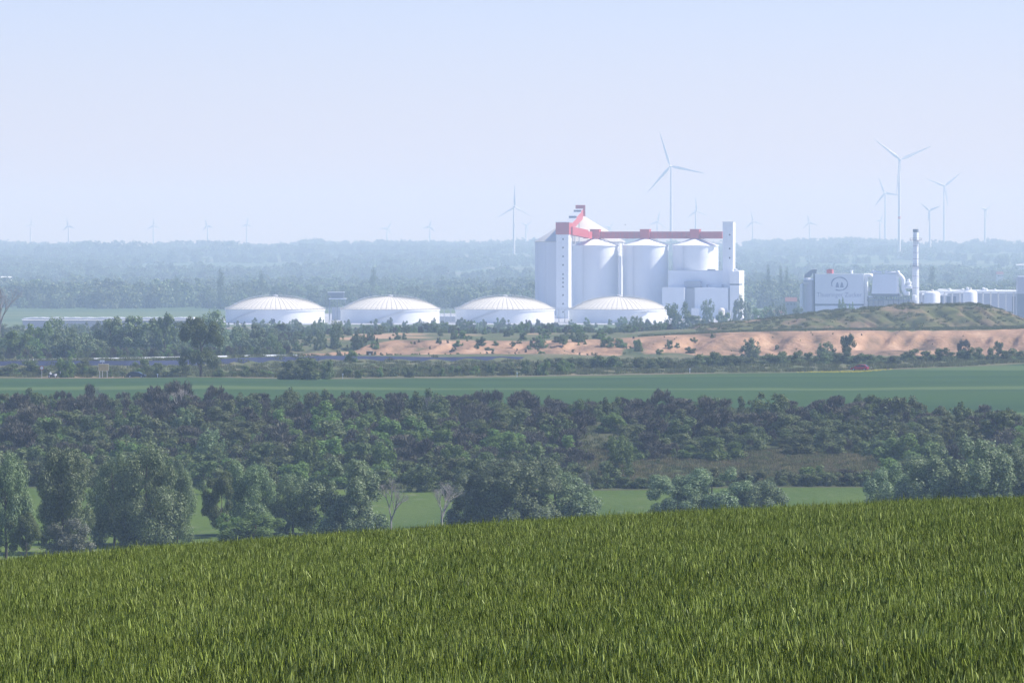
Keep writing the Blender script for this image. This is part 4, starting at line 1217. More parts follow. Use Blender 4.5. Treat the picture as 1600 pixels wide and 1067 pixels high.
# ------------------------------------------------------------------ vegetation prototypes (unit height meshes, shared by the copies)
PROTO = {}
def proto(key, n_var, maker):
    PROTO[key] = [maker(i) for i in range(n_var)]
proto('poplar_crown', 5, lambda i: crown_mesh('crown', 'poplar', 30000, 0.0125, M['leaf_poplar'], 100 + i, 0.26, 0.6, None, 0.38))
proto('dome_crown', 4, lambda i: crown_mesh('crown', 'dome', 30000, 0.0135, M['leaf_willow'], 120 + i, 0.26, 0.6, None, 0.38))
proto('dark_crown', 3, lambda i: crown_mesh('crown', 'round', 20000, 0.0145, M['leaf_dark'], 140 + i, 0.28, 0.6, None, 0.38))
proto('lone_crown', 1, lambda i: crown_mesh('crown', 'broad', 22000, 0.014, M['leaf_dark'], 145, 0.42))
proto('fresh_crown', 3, lambda i: crown_mesh('crown', 'dome', 14000, 0.019, M['leaf_fresh'], 150 + i, 0.40))
proto('sage_crown', 1, lambda i: crown_mesh('crown', 'dome', 14000, 0.019, M['leaf_sage'], 160 + i, 0.40))
proto('mid_tree', 5, lambda i: crown_mesh('tree', 'round' if i % 2 else 'poplar', 4600, 0.026, M['leaf_poplar'], 200 + i, 0.40, trunk=M['bark']))
proto('mid_dark', 4, lambda i: crown_mesh('tree', 'round' if i % 2 else 'dome', 3600, 0.031, M['leaf_dark'], 220 + i, 0.40, trunk=M['bark']))
proto('mid_fresh', 4, lambda i: crown_mesh('tree', 'small_tree' if i % 2 else 'dome', 3200, 0.034, M['leaf_fresh'], 240 + i, 0.40, trunk=M['bark']))
proto('mid_willow', 3, lambda i: crown_mesh('tree', 'dome', 3200, 0.034, M['leaf_willow'], 260 + i, 0.40, trunk=M['bark']))
proto('bush_dark', 5, lambda i: crown_mesh('bush', 'bush', 3200, 0.036, M['leaf_dark'], 300 + i, 0.40, trunk=M['bark']))
proto('bush_olive', 5, lambda i: crown_mesh('bush', 'bush', 3200, 0.036, M['leaf_olive'], 320 + i, 0.40, trunk=M['bark']))
proto('bush_fresh', 4, lambda i: crown_mesh('bush', 'bush', 3200, 0.036, M['leaf_fresh'], 340 + i, 0.40, trunk=M['bark']))
proto('bush_twig', 5, lambda i: (stick_bush('bush', 4200, M['twig'], 360 + i), None))
proto('far_tree', 5, lambda i: crown_mesh('tree', ('dome', 'poplar', 'round', 'dome', 'poplar')[i], 700, 0.062, M['leaf_dark' if i % 2 else 'leaf_poplar'], 400 + i, 0.35))
proto('column', 2, lambda i: crown_mesh('tree', 'column', 1500, 0.030, M['leaf_dark'], 420 + i, 0.35, trunk=M['bark']))
BARE = [bare_tree_mesh('tree', 500 + i, M['palebark'], 6) for i in range(3)]

def plant(name, key, X, Y, w, h, label, cat, group=None, var=None, sink=0.0, rz=None):
    """a plant as one mesh object standing on the ground"""
    me = PROTO[key][random.randrange(len(PROTO[key])) if var is None else var][0]
    z = float(gz(X, Y)) - sink
    o = link(name, me, None, (X, Y, z), (random.uniform(-.05, .05), random.uniform(-.05, .05), random.uniform(0, 6.28) if rz is None else rz), (w, w * random.uniform(.85, 1.1), h))
    return tag(o, label, cat, group)

def plant_px(name, key, u, vtop, vbase, wpx, label, cat, group=None, lo=400, hi=4000, Y=None, wk=0.85, **k):
    """stand a plant so that it shows at u from row vtop down to row vbase"""
    if Y is None: Y = Y_for_row(u, vbase, lo, hi)
    X = X_at(u, Y)
    z = float(gz(X, Y))
    return plant(name, key, X, Y, wpx * Y / F * 1.08, (Z_at(vtop, Y) - z) / 0.98, label, cat, group, **k)

# --- the front row: crowns and trunks are separate parts
def front_tree(name, key, u, vtop, vbase, wpx, label, cat='tree', group=None, var=0, trunk='bark', rz=None):
    Y = F * 37.5 / (vbase - V0)
    X = X_at(u, Y); z = float(gz(X, Y))
    w = wpx * (1.10 if key == 'poplar_crown' else 1.24 if key == 'dome_crown' else 1.10) * Y / F; h = (Z_at(vtop, Y) - z) / 0.98
    me, lobes = PROTO[key][var % len(PROTO[key])]
    t = empty(name, (X, Y, z), random.uniform(0, 6.28) if rz is None else rz, label, cat, group)
    t.scale = (w, w, h)
    link('crown', me, t)
    r = np.random.default_rng(int(u) + 3)
    V_, F_ = quads_of(stem_mb(lobes, r, 0.020))
    link('trunk', np_mesh('trunk', V_, F_, [M[trunk]], smooth=True), t)
    return t
FRONT = [
 ('poplar_tree', 'poplar_crown', 8, 703, 876, 92, 'grey green poplar cut by the left picture edge', 0),
 ('poplar_tree', 'poplar_crown', 98, 696, 866, 108, 'tall grey green poplar behind the pale sage bush', 1),
 ('poplar_tree', 'poplar_crown', 178, 705, 852, 88, 'dark poplar squeezed between two taller poplars on the left', 2),
 ('poplar_tree', 'poplar_crown', 228, 690, 856, 120, 'largest silvery poplar of the left hand group', 3),
 ('poplar_tree', 'poplar_crown', 276, 722, 850, 62, 'narrow silvery poplar leaning out over the meadow gap', 4),
 ('leafy_tree', 'dark_crown', 345, 735, 842, 60, 'dark tree at the right side of the left meadow gap', 0),
 ('poplar_tree', 'poplar_crown', 388, 716, 838, 86, 'silvery poplar rising behind the bright green bush', 0),
 ('poplar_tree', 'poplar_crown', 458, 738, 836, 78, 'shorter poplar between the bright bush and the rounded dark poplar', 2),
 ('poplar_tree', 'dome_crown', 545, 713, 838, 122, 'broad rounded poplar left of the bare white tree', 0),
 ('poplar_tree', 'dome_crown', 748, 726, 826, 96, 'left end of the broad silvery tree clump right of the bare trees', 1),
 ('poplar_tree', 'dome_crown', 806, 714, 826, 132, 'highest tree in the broad silvery clump right of the bare trees', 2),
 ('poplar_tree', 'dome_crown', 868, 726, 822, 122, 'right end of the broad silvery clump at the wheat edge', 3),
 ('willow_tree', 'dome_crown', 1058, 740, 814, 92, 'left tree of the low grey green clump in the meadow', 2),
 ('willow_tree', 'dome_crown', 1112, 729, 814, 108, 'middle tree of the low grey green clump in the meadow', 0),
 ('willow_tree', 'dome_crown', 1180, 742, 812, 104, 'right tree of the low grey green clump in the meadow', 3),
 ('willow_tree', 'dome_crown', 1400, 722, 816, 96, 'left and lowest willow of the large group by the right edge', 1),
 ('willow_tree', 'dome_crown', 1462, 697, 822, 126, 'willow second from left in the large group by the right edge', 3),
 ('willow_tree', 'dome_crown', 1530, 681, 824, 140, 'highest willow in the large group by the right edge', 0),
 ('willow_tree', 'dome_crown', 1600, 690, 820, 110, 'willow cut by the right picture edge', 2),
]
for nm, key, u, vt, vb, w, lb, var in FRONT:
    front_tree(nm, key, u, vt, vb, w, lb, 'tree', 'trees along the far side of the wheat', var)
front_tree('bush', 'sage_crown', 106, 808, 874, 82, 'pale sage coloured bush at the wheat edge on the left', 'bush', None, 0)
front_tree('bush', 'fresh_crown', 398, 800, 856, 118, 'bright green bush below the silvery poplar at the wheat edge', 'bush', None, 0)
front_tree('bush', 'fresh_crown', 355, 800, 850, 50, 'dark green bush beside the meadow gap at the wheat edge', 'bush', None, 1)
front_tree('bush', 'dark_crown', 40, 800, 880, 60, 'dark bush at the foot of the leftmost poplars', 'bush', None, 1)
for u, vt, vb, w, lb, k in ((611, 742, 838, 62, 'bare white branched tree right of the rounded poplar', 0), (690, 752, 832, 58, 'bare grey tree just left of the broad silvery clump', 1)):
    Y = F * 37.5 / (vb - V0); X = X_at(u, Y); z = float(gz(X, Y))
    o = link('bare_tree', BARE[k], None, (X, Y, z), (0, 0, k * 2.0), (w * Y / F / .75, w * Y / F / .75, Z_at(vt, Y) - z)); tag(o, lb, 'tree')
o = link('bare_tree', BARE[2], None, (X_at(-6, 1420), 1420, float(gz(X_at(-6, 1420), 1420))), (0, R(10), 1.0), (19, 19, 20)); tag(o, 'pale leafless tree at the left edge beside the wood', 'tree')

# --- scrub belt between the meadow and the crop
pts = []
def rows_ok(u, v): return True
tries = 0
cell = {}
def far_enough(x, y, d):
    gx, gy = int(x // 8), int(y // 8)
    for i in (-1, 0, 1):
        for j in (-1, 0, 1):
            for (a, b, dd) in cell.get((gx + i, gy + j), ()):
                if (a - x) ** 2 + ((b - y) * 0.75) ** 2 < (0.5 * (d + dd)) ** 2: return False
    cell.setdefault((gx, gy), []).append((x, y, d)); return True
def in_gap(u, Y):
    # bare brown slope and the green clearings
    if 900 < u < 1425 and 772 < Y < 826 + 8 * math.sin(u / 60.0) + 5 * math.sin(u / 23.0): return True
    if 855 < u < 960 and 800 < Y < 885 and abs(u - (1010 - (Y - 760) * .9)) < 40: return True
    if 1130 < u < 1190 and 880 < Y < 930: return True
    return False
SCR = {'bush_dark': 'dark leafy bush', 'bush_olive': 'olive leafy bush', 'bush_fresh': 'bright green bush', 'bush_twig': 'purplish twiggy bush'}
place_words = [(-200, 130, 'above the leftmost poplars'), (130, 300, 'above the largest poplar'), (300, 430, 'above the bright wheat edge bush'), (430, 580, 'above the rounded poplar'), (580, 720, 'behind the two bare trees'),
               (720, 820, 'behind the silvery clump, left part'), (820, 930, 'behind the silvery clump, right part'), (930, 1080, 'above the brown slope left end'), (1080, 1260, 'above the brown slope middle'),
               (1260, 1430, 'above the brown slope right end'), (1430, 1540, 'behind the highest willow'), (1540, 1900, 'above the rightmost willow')]
def where(u):
    for a, b, w in place_words:
        if a <= u < b: return w
    return place_words[0][2]
cand = []
for _ in range(14000):
    Y = 768 + (960 - 768) * random.random() ** 1.1
    u = random.uniform(-45, 1650)
    X = X_at(u, Y)
    if in_gap(u, Y) or Y > field_near(u) - 9: continue
    n = vnoise(X / 22.0, Y / 30.0, 41)
    sparse = sstep(840, 1000, u) * (1 - sstep(1150, 1500, u)) * 0.25
    if n < 0.22 + sparse and random.random() < 0.9: continue
    d = random.uniform(3.9, 6.8)
    if not far_enough(X, Y, d * 0.88): continue
    q = vnoise(X / 30.0 + 50, Y / 18.0, 43) * 0.75 + random.random() * 0.4
    left = u < 860
    if q < 0.34: key = 'bush_dark'
    elif q < 0.56: key = 'bush_olive'
    elif q < 0.75: key = 'bush_twig' if (Y > 800 or not left) else 'bush_dark'
    else: key = 'bush_fresh'
    h = d * random.uniform(0.55, 0.92) * (1.0 if left else 0.90)
    if Y > field_near(u) - 30: h *= 0.72
    cand.append((Y, u, X, d, h, key))
cand.sort()
cells_, rest, num = {}, [], {'leafy_bush': 0, 'twiggy_bush': 0}
for Y, u, X, d, h, key in cand:
    nm = 'twiggy_bush' if key == 'bush_twig' else 'leafy_bush'
    if num[nm] >= 300:
        rest.append((X, Y, float(gz(X, Y)) - .15, h * 1.05)); continue
    num[nm] += 1
    band = 'upper scrub ' if Y > 895 else ('lower scrub ' if Y < 825 else 'mid scrub ')
    o = plant(nm, key, X, Y, d * 1.28, h, '', 'bush', None, sink=0.15)
    cells_.setdefault((key, band, where(u)), []).append((o, u, h, d))
print('scrub bushes', num, 'rest', len(rest))
for (key, band, wh), L in cells_.items():
    base = SCR[key] + ' in the ' + band + wh
    for t in L:
        t[0]['label'] = base; t[0]['group'] = base if len(L) > 15 else 'scrub between the crop and the meadow'
REST = rest
# larger trees that stand out of the scrub
OUT = [
 (966, 677, 742, 46, 'mid_fresh', 'pale green tree standing alone at the left end of the brown slope'),
 (802, 672, 725, 56, 'mid_fresh', 'light green tree in the scrub above the broad silvery clump'),
 (700, 690, 750, 44, 'mid_fresh', 'yellow green tree in the scrub above the bare grey tree'),
 (600, 686, 748, 46, 'mid_fresh', 'light green tree in the scrub above the bare white tree'),
 (478, 678, 745, 50, 'mid_fresh', 'light green tree in the scrub above the shorter poplar'),
 (660, 722, 768, 60, 'mid_dark', 'dark tree at the meadow edge between the two bare trees'),
 (735, 715, 768, 50, 'mid_dark', 'dark tree at the meadow edge left behind the silvery clump'),
 (330, 668, 735, 56, 'mid_tree', 'grey green tree in the scrub above the left meadow gap'),
 (318, 718, 772, 62, 'mid_dark', 'dark tree filling the top of the left meadow gap'),
 (285, 636, 690, 46, 'mid_tree', 'grey green tree in the upper scrub below the lone roadside tree'),
 (80, 650, 705, 60, 'mid_dark', 'dark rounded tree in the scrub above the tall left poplar'),
 (200, 628, 680, 52, 'mid_dark', 'dark tree in the upper scrub above the largest poplar'),
 (1205, 610, 665, 66, 'mid_dark', 'dark rounded tree highest above the scrub in the right middle'),
 (1105, 616, 655, 44, 'mid_dark', 'dark round tree left of the highest scrub tree'),
 (1370, 616, 660, 60, 'mid_dark', 'dark brownish tree above the right half of the scrub'),
 (1560, 640, 700, 70, 'mid_dark', 'dark tree above the right willows'),
 (880, 650, 705, 44, 'mid_dark', 'dark tree beside the small grass clearing in the scrub'),
 (560, 690, 748, 50, 'mid_dark', 'dark tree behind the rounded poplar crown'),
 (410, 690, 752, 50, 'mid_dark', 'dark tree behind the silvery poplar over the bright bush'),
]
for u, vt, vb, w, key, lb in OUT: plant_px('scrub_tree', key, u, vt, vb, w, lb, 'tree', None, 700, 960)
for u, vt, vb, w, lb, k in ((150, 603, 640, 26, 'bare twiggy tree rising from the upper scrub above the left poplars', 0), (278, 606, 650, 40, 'bare purplish tree rising from the upper scrub left of centre', 1), (668, 618, 655, 30, 'bare dark tree in the upper scrub near the middle', 2)):
    Y = Y_for_row(u, vb, 780, 955); X = X_at(u, Y); z = float(gz(X, Y))
    tag(link('bare_tree', BARE[k], None, (X, Y, z), (0, 0, k + .5), (w * Y / F / .7, w * Y / F / .7, Z_at(vt, Y) - z)), lb, 'tree')
# hedge at the far side of the meadow
for i, u in enumerate(np.arange(895, 1440, 17)):
    Y = 768 + random.uniform(-1.5, 3.5); X = X_at(u + random.uniform(-4, 4), Y)
    vt = np.interp(u, [890, 960, 1010, 1200, 1340, 1440], [735, 740, 750, 742, 738, 735]) + random.uniform(-5, 5)
    plant('hedge_bush', random.choice(('bush_dark', 'bush_dark', 'bush_olive')), X, Y, random.uniform(3.2, 4.4), float(Z_at(vt, Y) - gz(X, Y)) / .95,
          'dark bush in the hedge between the meadow and brown slope', 'bush', 'hedge along the far side of the meadow', sink=.1)
tag(plant_px('flowering_bush', 'sage_crown', 912, 737, 764, 26, 'pale sandy flowering bush at the left end of the hedge', 'bush', None, 700, 960), None)
for i in range(26):
    u = random.uniform(905, 1420); Y = random.uniform(790, 835); X = X_at(u, Y)
    plant('low_bush', random.choice(('bush_dark', 'bush_olive')), X, Y, random.uniform(1.0, 2.2), random.uniform(.5, 1.2), 'low tussocky bush scattered on the brown slope', 'bush', 'low bushes on the brown slope')

# --- bushes along the far edge of the crop and the road
RB = [
 # u, vtop, vbase, width, key, label
 (482, 556, 593, 62, 'bush_dark', 'large dark bush at the field edge right of the lone tree'),
 (452, 562, 593, 44, 'bush_dark', 'dark bush joined to the left of the large field edge bush'),
 (510, 562, 592, 40, 'bush_dark', 'dark bush joined to the right of the large field edge bush'),
 (102, 556, 590, 34, 'mid_fresh', 'thin light green tree at the road left of the yellow sign'),
 (224, 560, 584, 40, 'bush_dark', 'dark bush behind the dark car'),
 (130, 562, 586, 40, 'bush_dark', 'dark bush just left of the yellow sign'),
 (172, 574, 589, 12, 'bush_dark', 'small dark conical shrub right of the yellow sign'),
 (45, 562, 584, 70, 'bush_dark', 'broad dark bush near the small red white sign'),
 (12, 572, 588, 30, 'bush_olive', 'olive bush at the left picture edge by the road'),
 (385, 570, 586, 40, 'bush_dark', 'rounded bush between the lone tree and large field edge bush'),
 (548, 546, 570, 22, 'mid_fresh', 'slim fresh tree left of the wooden hide'),
]
for u, vt, vb, w, key, lb in RB: plant_px('roadside_bush', key, u, vt, vb, w, lb, 'tree' if 'mid' in key else 'bush', None, 1120, 1500)
# lone tree
front = empty('lone_tree', (X_at(314, 1152), 1152, float(gz(X_at(314, 1152), 1152))), .4, 'lone round dark tree with visible trunk at the field edge', 'tree')
w_ = 80 * 1152 / F; h_ = float(Z_at(493, 1152) - front.location.z) / .98
front.scale = (w_, w_, h_)
link('crown', PROTO['lone_crown'][0][0], front)
V_, F_ = quads_of(stem_mb(PROTO['lone_crown'][0][1], np.random.default_rng(5), 0.026))
link('trunk', np_mesh('trunk', V_, F_, [M['bark']], smooth=True), front)

def strip(name, n, u0, u1, vt_fn, vb_fn, w_rng, keys, label, cat, group, lo, hi, jit=3.0):
    for i in range(n):
        u = u0 + (u1 - u0) * (i + random.uniform(.1, .9)) / n
        vb = vb_fn(u) + random.uniform(-1, 1) * jit * .4; vt = vt_fn(u) + random.uniform(-1, 1) * jit
        if vb - vt < 4: continue
        plant_px(name, random.choice(keys), u, vt, vb, random.uniform(*w_rng), label, cat, group, lo, hi, sink=.1)
I = np.interp
strip('roadside_bush', 20, 535, 900, lambda u: I(u, [535, 600, 700, 800, 900], [575, 572, 570, 566, 562]), lambda u: I(u, [535, 900], [590, 584]), (16, 28), ['bush_dark', 'bush_olive', 'bush_fresh'],
      'low green bush in the row between crop and slate bank', 'bush', 'row of low bushes along the crop, middle', 1120, 1340, 4)
strip('roadside_bush', 22, 560, 920, lambda u: I(u, [560, 700, 860, 920], [576, 570, 562, 560]), lambda u: I(u, [560, 920], [582, 577]), (18, 30), ['bush_dark'],
      'dark bush in the back row below the orange sand', 'bush', 'back row of dark bushes below the sand', 1120, 1400, 3)
strip('roadside_bush', 14, 850, 1085, lambda u: I(u, [850, 930, 985, 1040, 1085], [556, 555, 556, 557, 563]), lambda u: I(u, [850, 1085], [577, 574]), (30, 46), ['bush_dark', 'bush_dark', 'bush_olive'],
      'dark bush in the thick row below the left sand face', 'bush', 'thick row of dark bushes below the sand, left', 1150, 1420, 3)
strip('roadside_bush', 9, 1090, 1185, lambda u: I(u, [1090, 1110, 1185], [552, 548, 560]), lambda u: 571, (28, 40), ['bush_dark'],
      'dark bush in the first clump right of the broad row', 'bush', 'first dark clump below the sand face', 1150, 1440, 3)
strip('roadside_bush', 15, 1195, 1395, lambda u: I(u, [1195, 1230, 1300, 1395], [553, 547, 549, 553]), lambda u: 568, (28, 40), ['bush_dark'],
      'dark bush in the clump above the red car', 'bush', 'dark clump behind the red car', 1150, 1440, 3)
strip('roadside_bush', 13, 1410, 1620, lambda u: I(u, [1410, 1470, 1540, 1620], [548, 545, 543, 545]), lambda u: 563, (28, 42), ['bush_dark'],
      'dark bush in the clump at the right edge below the sand', 'bush', 'dark clump below the sand at right', 1150, 1460, 3)
strip('roadside_bush', 16, -20, 300, lambda u: 572 + 4 * math.sin(u / 23.0), lambda u: 587, (20, 36), ['bush_dark', 'bush_olive', 'bush_fresh'],
      'roadside bush in the row left of the lone tree', 'bush', 'row of bushes left of the lone tree', 1100, 1240, 4)
strip('roadside_bush', 9, 330, 440, lambda u: 577, lambda u: 588, (16, 30), ['bush_olive', 'bush_fresh', 'bush_dark'],
      'low bush between the lone tree and the large field edge bush', 'bush', 'low bushes right of the lone tree', 1100, 1240, 3)
# plants on the sand and at its foot
SB = [(1290, 533, 562, 40, 'mid_willow', 'grey green loose bush left of the dark tree on the sand'), (1325, 520, 562, 30, 'mid_dark', 'dark upright tree in front of the sand face above the red car'),
      (1172, 527, 560, 36, 'mid_willow', 'pale bush leaning on the sand face in the middle'), (1078, 541, 552, 20, 'bush_dark', 'small round dark bush on the pit floor'),
      (1045, 530, 545, 14, 'bush_fresh', 'thin pale bush on the left sand slope'), (998, 530, 552, 16, 'mid_fresh', 'upright green bush at the left end of the sand face'),
      (1084, 527, 534, 14, 'bush_fresh', 'tiny green bush high on the sand slope'), (1114, 521, 528, 10, 'bush_dark', 'tiny green bush on the rim of the sand face'),
      (1505, 530, 556, 24, 'bush_twig', 'grey twiggy bush in front of the right sand face'), (1560, 532, 556, 18, 'mid_dark', 'small dark tree in front of the sand by the right edge'),
      (1214, 538, 546, 8, 'mid_dark', 'tiny dark tree on the sand face'), (1030, 545, 556, 14, 'mid_fresh', 'fresh green tuft tree on the pit floor'), (1058, 535, 543, 10, 'bush_fresh', 'tiny pale shrub on the sand slope'),
      (714, 531, 541, 18, 'bush_fresh', 'green bush on the upper rim of the left sand'), (752, 525, 540, 18, 'bush_dark', 'dark round bush above the left sand'), (775, 532, 540, 14, 'bush_fresh', 'low light bush right of the dark round bush'),
      (801, 533, 544, 10, 'mid_dark', 'small dark pointed tree above the left sand'), (716, 551, 559, 18, 'bush_fresh', 'green bush below the left sand at the liner'), (845, 522, 544, 22, 'mid_fresh', 'fresh green tree above the sand, middle'),
      (880, 524, 542, 22, 'mid_fresh', 'light green tree right of the fresh green tree above the sand'), (905, 518, 535, 26, 'bush_dark', 'dark bush below the second small silo tank'), (950, 525, 542, 26, 'mid_fresh', 'green bush clump above the sand left of its face'),
      (970, 528, 543, 24, 'bush_fresh', 'light bush beside the green clump above the sand'), (585, 532, 545, 18, 'bush_fresh', 'green bush at the left end of the sand'), (620, 552, 558, 8, 'mid_fresh', 'tiny bush at the foot of the sand'), (645, 552, 558, 8, 'mid_fresh', 'second tiny bush at the foot of the sand'),
      (845, 548, 560, 14, 'mid_fresh', 'slim light tree at the slate bank end')]
for u, vt, vb, w, key, lb in SB: plant_px('shrub', key, u, vt, vb, w, lb, 'bush', None, 1380, 1680)

for i in range(34):
    u = random.uniform(450, 1010); Y = random.uniform(1500, 1600); X = X_at(u, Y)
    plant('shrub', random.choice(('bush_fresh', 'bush_olive', 'bush_dark')), X, Y, random.uniform(1.6, 4.2), random.uniform(1.2, 3.2), 'shrub on the broken left part of the sand', 'bush', 'shrubs on the left part of the sand')
# --- wood and scrub between the road and the tanks
LW = [ # u, vtop, vbase, w, key, label
 (172, 494, 556, 58, 'mid_tree', 'tall grey green tree left of the pair in the left wood'), (205, 492, 557, 62, 'mid_tree', 'broad grey green tree in the middle of the left wood'),
 (258, 488, 557, 52, 'mid_dark', 'tallest dark tree in the left wood'), (282, 520, 557, 34, 'mid_willow', 'pale tree right of the tallest dark tree in the wood'),
 (335, 482, 545, 48, 'mid_tree', 'pale tall tree behind the lone tree'), (372, 508, 552, 38, 'mid_tree', 'grey green tree right of the lone tree'),
 (398, 505, 550, 30, 'mid_tree', 'slim tree at the right end of the left wood'), (100, 515, 560, 56, 'mid_willow', 'pale rounded tree in the left wood'), (135, 520, 558, 48, 'mid_willow', 'pale rounded tree left of the taller trees'),
 (60, 502, 556, 52, 'mid_fresh', 'greenish tree near the left end of the wood'), (30, 515, 560, 50, 'mid_fresh', 'yellow green tree by the pale leafless tree'), (90, 494, 545, 60, 'mid_tree', 'grey tree in the back of the left wood'),
 (525, 499, 545, 24, 'mid_tree', 'upright green tree in front of the gap between tanks one and two'), (500, 524, 547, 24, 'mid_dark', 'bush left of the upright green tree by the first tank'),
 (560, 518, 545, 28, 'mid_dark', 'dark bush right of the upright green tree'), (440, 528, 548, 34, 'mid_willow', 'round pale bush below the first tank'), (466, 533, 549, 20, 'mid_fresh', 'fresh bush below the first tank'),
 (993, 492, 522, 26, 'mid_dark', 'dark small tree in front of the fourth tank'), (1060, 470, 512, 50, 'mid_dark', 'large dark round tree between fourth tank and the stepped block'), (1106, 465, 500, 24, 'mid_dark', 'narrow tree in front of the stepped block'),
 (1160, 458, 498, 34, 'mid_willow', 'pale round tree right of the stepped block'), (1085, 492, 514, 36, 'mid_dark', 'low dark bush right of the large round tree'), (1130, 486, 505, 24, 'mid_fresh', 'small fresh tree by the cream silo'),
 (1316, 464, 500, 15, 'mid_fresh', 'small green tree in front of the emblem hall lettering'), (1331, 471, 500, 10, 'mid_fresh', 'smaller green tree right of the one before the lettering'), (1190, 478, 505, 34, 'mid_fresh', 'light green tree left of the mound top'),
 (1222, 474, 505, 22, 'mid_willow', 'pale tree in front of the red roofed building'), (1246, 478, 505, 20, 'mid_tree', 'grey tree just left of the grey cylinder silo'), (1206, 470, 505, 24, 'mid_willow', 'hazy pale tree between blank tower and red roof'),
]
for u, vt, vb, w, key, lb in LW:
    kw_ = {'var': 0} if u in (993, 1060, 1106, 1316, 1331) else {}
    if vb > 540: plant_px('wood_tree', key, u, vt, vb, w, lb, 'tree', None, 1290, 1700)
    else: plant_px('wood_tree', key, u, vt, vb, w, lb, 'tree', None, Y=np.interp(vb, [498, 505, 512, 522], [2850, 2600, 2350, 2100]), **kw_)
strip('wood_tree', 30, -30, 430, lambda u: 520 + 10 * math.sin(u / 19.0), lambda u: 556, (30, 46), ['mid_tree', 'mid_willow', 'mid_fresh', 'mid_dark'],
      'mixed leafy tree in the left wood behind the crash barrier', 'tree', 'left wood behind the crash barrier', 1300, 1600, 7)
for i in range(46):
    u = random.uniform(-40, 440); Y = random.uniform(1550, 2150); X = X_at(u, Y)
    key = random.choice(('mid_tree', 'mid_willow', 'mid_dark'))
    plant('wood_tree', key, X, Y, random.uniform(6, 10), max(3.5, float(Z_at(random.uniform(500, 520), Y) - gz(X, Y))), {'mid_tree': 'grey green', 'mid_willow': 'pale', 'mid_dark': 'dark'}[key] + ' tree deep in the left wood', 'tree', 'trees deep in the left wood')
# bushy belt in front of the tanks
for i in range(120):
    u = random.uniform(415, 1045); Y = random.uniform(1750, 2500); X = X_at(u, Y)
    vt = random.uniform(501, 520); h = float(Z_at(vt, Y) - gz(X, Y))
    if h < 1.6: h = random.uniform(2.0, 3.5)
    key = random.choice(('mid_dark', 'mid_tree', 'mid_fresh', 'mid_willow', 'mid_dark'))
    side = 'first tank' if u < 520 else 'second tank' if u < 700 else 'third tank' if u < 880 else 'fourth tank'
    plant('belt_tree', key, X, Y, h * random.uniform(.9, 1.6), h, {'mid_dark': 'dark', 'mid_tree': 'grey green', 'mid_fresh': 'fresh green', 'mid_willow': 'pale'}[key] + (' small' if h < 4 else ' taller') + ' tree in the bushy belt before the ' + side, 'tree', 'bushy belt before the ' + side)
for i in range(26):
    u = random.uniform(420, 1000); Y = random.uniform(1570, 1740); X = X_at(u, Y)
    plant('belt_bush', random.choice(('bush_dark', 'bush_olive', 'bush_fresh')), X, Y, random.uniform(2, 5), random.uniform(1.4, 3), 'low bush on the grass between sand and tanks', 'bush', 'low bushes behind the sand')

# --- hazy woods behind the works
COLS = [(345, 418, 474, 17, 'dark columnar poplar highest in the hazy wood left of the first tank'), (409, 420, 470, 13, 'dark columnar poplar right of the highest one above the first tank'), (583, 414, 466, 15, 'dark columnar poplar above the gap before the second tank'),
        (276, 428, 472, 14, 'dark columnar tree left in the hazy wood'), (1201, 410, 470, 10, 'slim columnar poplar right of the blank tower'), (1220, 412, 470, 9, 'second slim columnar poplar right of the blank tower'), (1229, 414, 470, 9, 'third slim columnar poplar right of the blank tower'),
        (1456, 412, 460, 16, 'dark columnar tree right of the chimney')]
for u, vt, vb, w, lb in COLS:
    Y = np.interp(vb, [455, 465, 475], [4500, 4100, 3700]); X = X_at(u, Y); z = float(gz(X, Y))
    tag(link('columnar_poplar', PROTO['column'][0][0], None, (X, Y, z), (0, 0, u), (w * Y / F, w * Y / F, float(Z_at(vt, Y) - z))), lb, 'tree')
FB = [(45, 456, 478, 30), (75, 464, 482, 30), (97, 465, 480, 12), (138, 460, 479, 18), (160, 466, 478, 22), (192, 460, 478, 28), (212, 456, 478, 30), (243, 460, 478, 28), (262, 457, 477, 24), (285, 460, 476, 18), (306, 461, 476, 18), (325, 467, 475, 14), (112, 470, 481, 16)]
for u, vt, vb, w in FB:
    Y = Y_for_row(u, vb, 3200, 4100); X = X_at(u, Y); z = float(gz(X, Y))
    tag(link('field_tree', PROTO['mid_dark'][random.randrange(4)][0], None, (X, Y, z), (0, 0, u), (w * Y / F, w * Y / F, float(Z_at(vt, Y) - z))),
        'rounded hazy tree along the far green field on the left', 'tree', 'trees along the far green field on the left')
wood_n = 0
for i in range(285):
    u = random.uniform(-60, 1660); Y = random.uniform(3680, 4350); X = X_at(u, Y)
    if 20 < u < 340 and Y < 3850: continue
    h = random.uniform(11, 18); w = random.uniform(10, 17)
    side = 'at the left picture edge' if u < 150 else 'left of the first tank' if u < 350 else 'behind the first tank' if u < 520 else 'behind the second tank' if u < 700 else 'behind the third tank' if u < 860 else 'behind the first small silos' if u < 1010 else 'behind the blank tower' if u < 1190 else 'behind the emblem hall' if u < 1420 else 'right of the chimney'
    me = PROTO['far_tree'][random.randrange(5)][0]
    tag(link('hazy_tree', me, None, (X, Y, float(gz(X, Y))), (0, 0, random.uniform(0, 6.28)), (w, w, h)), ('low hazy' if h < 13 else 'mid height hazy' if h < 15.5 else 'tall hazy') + ' tree in the wood ' + side, 'tree', 'hazy wood ' + side)

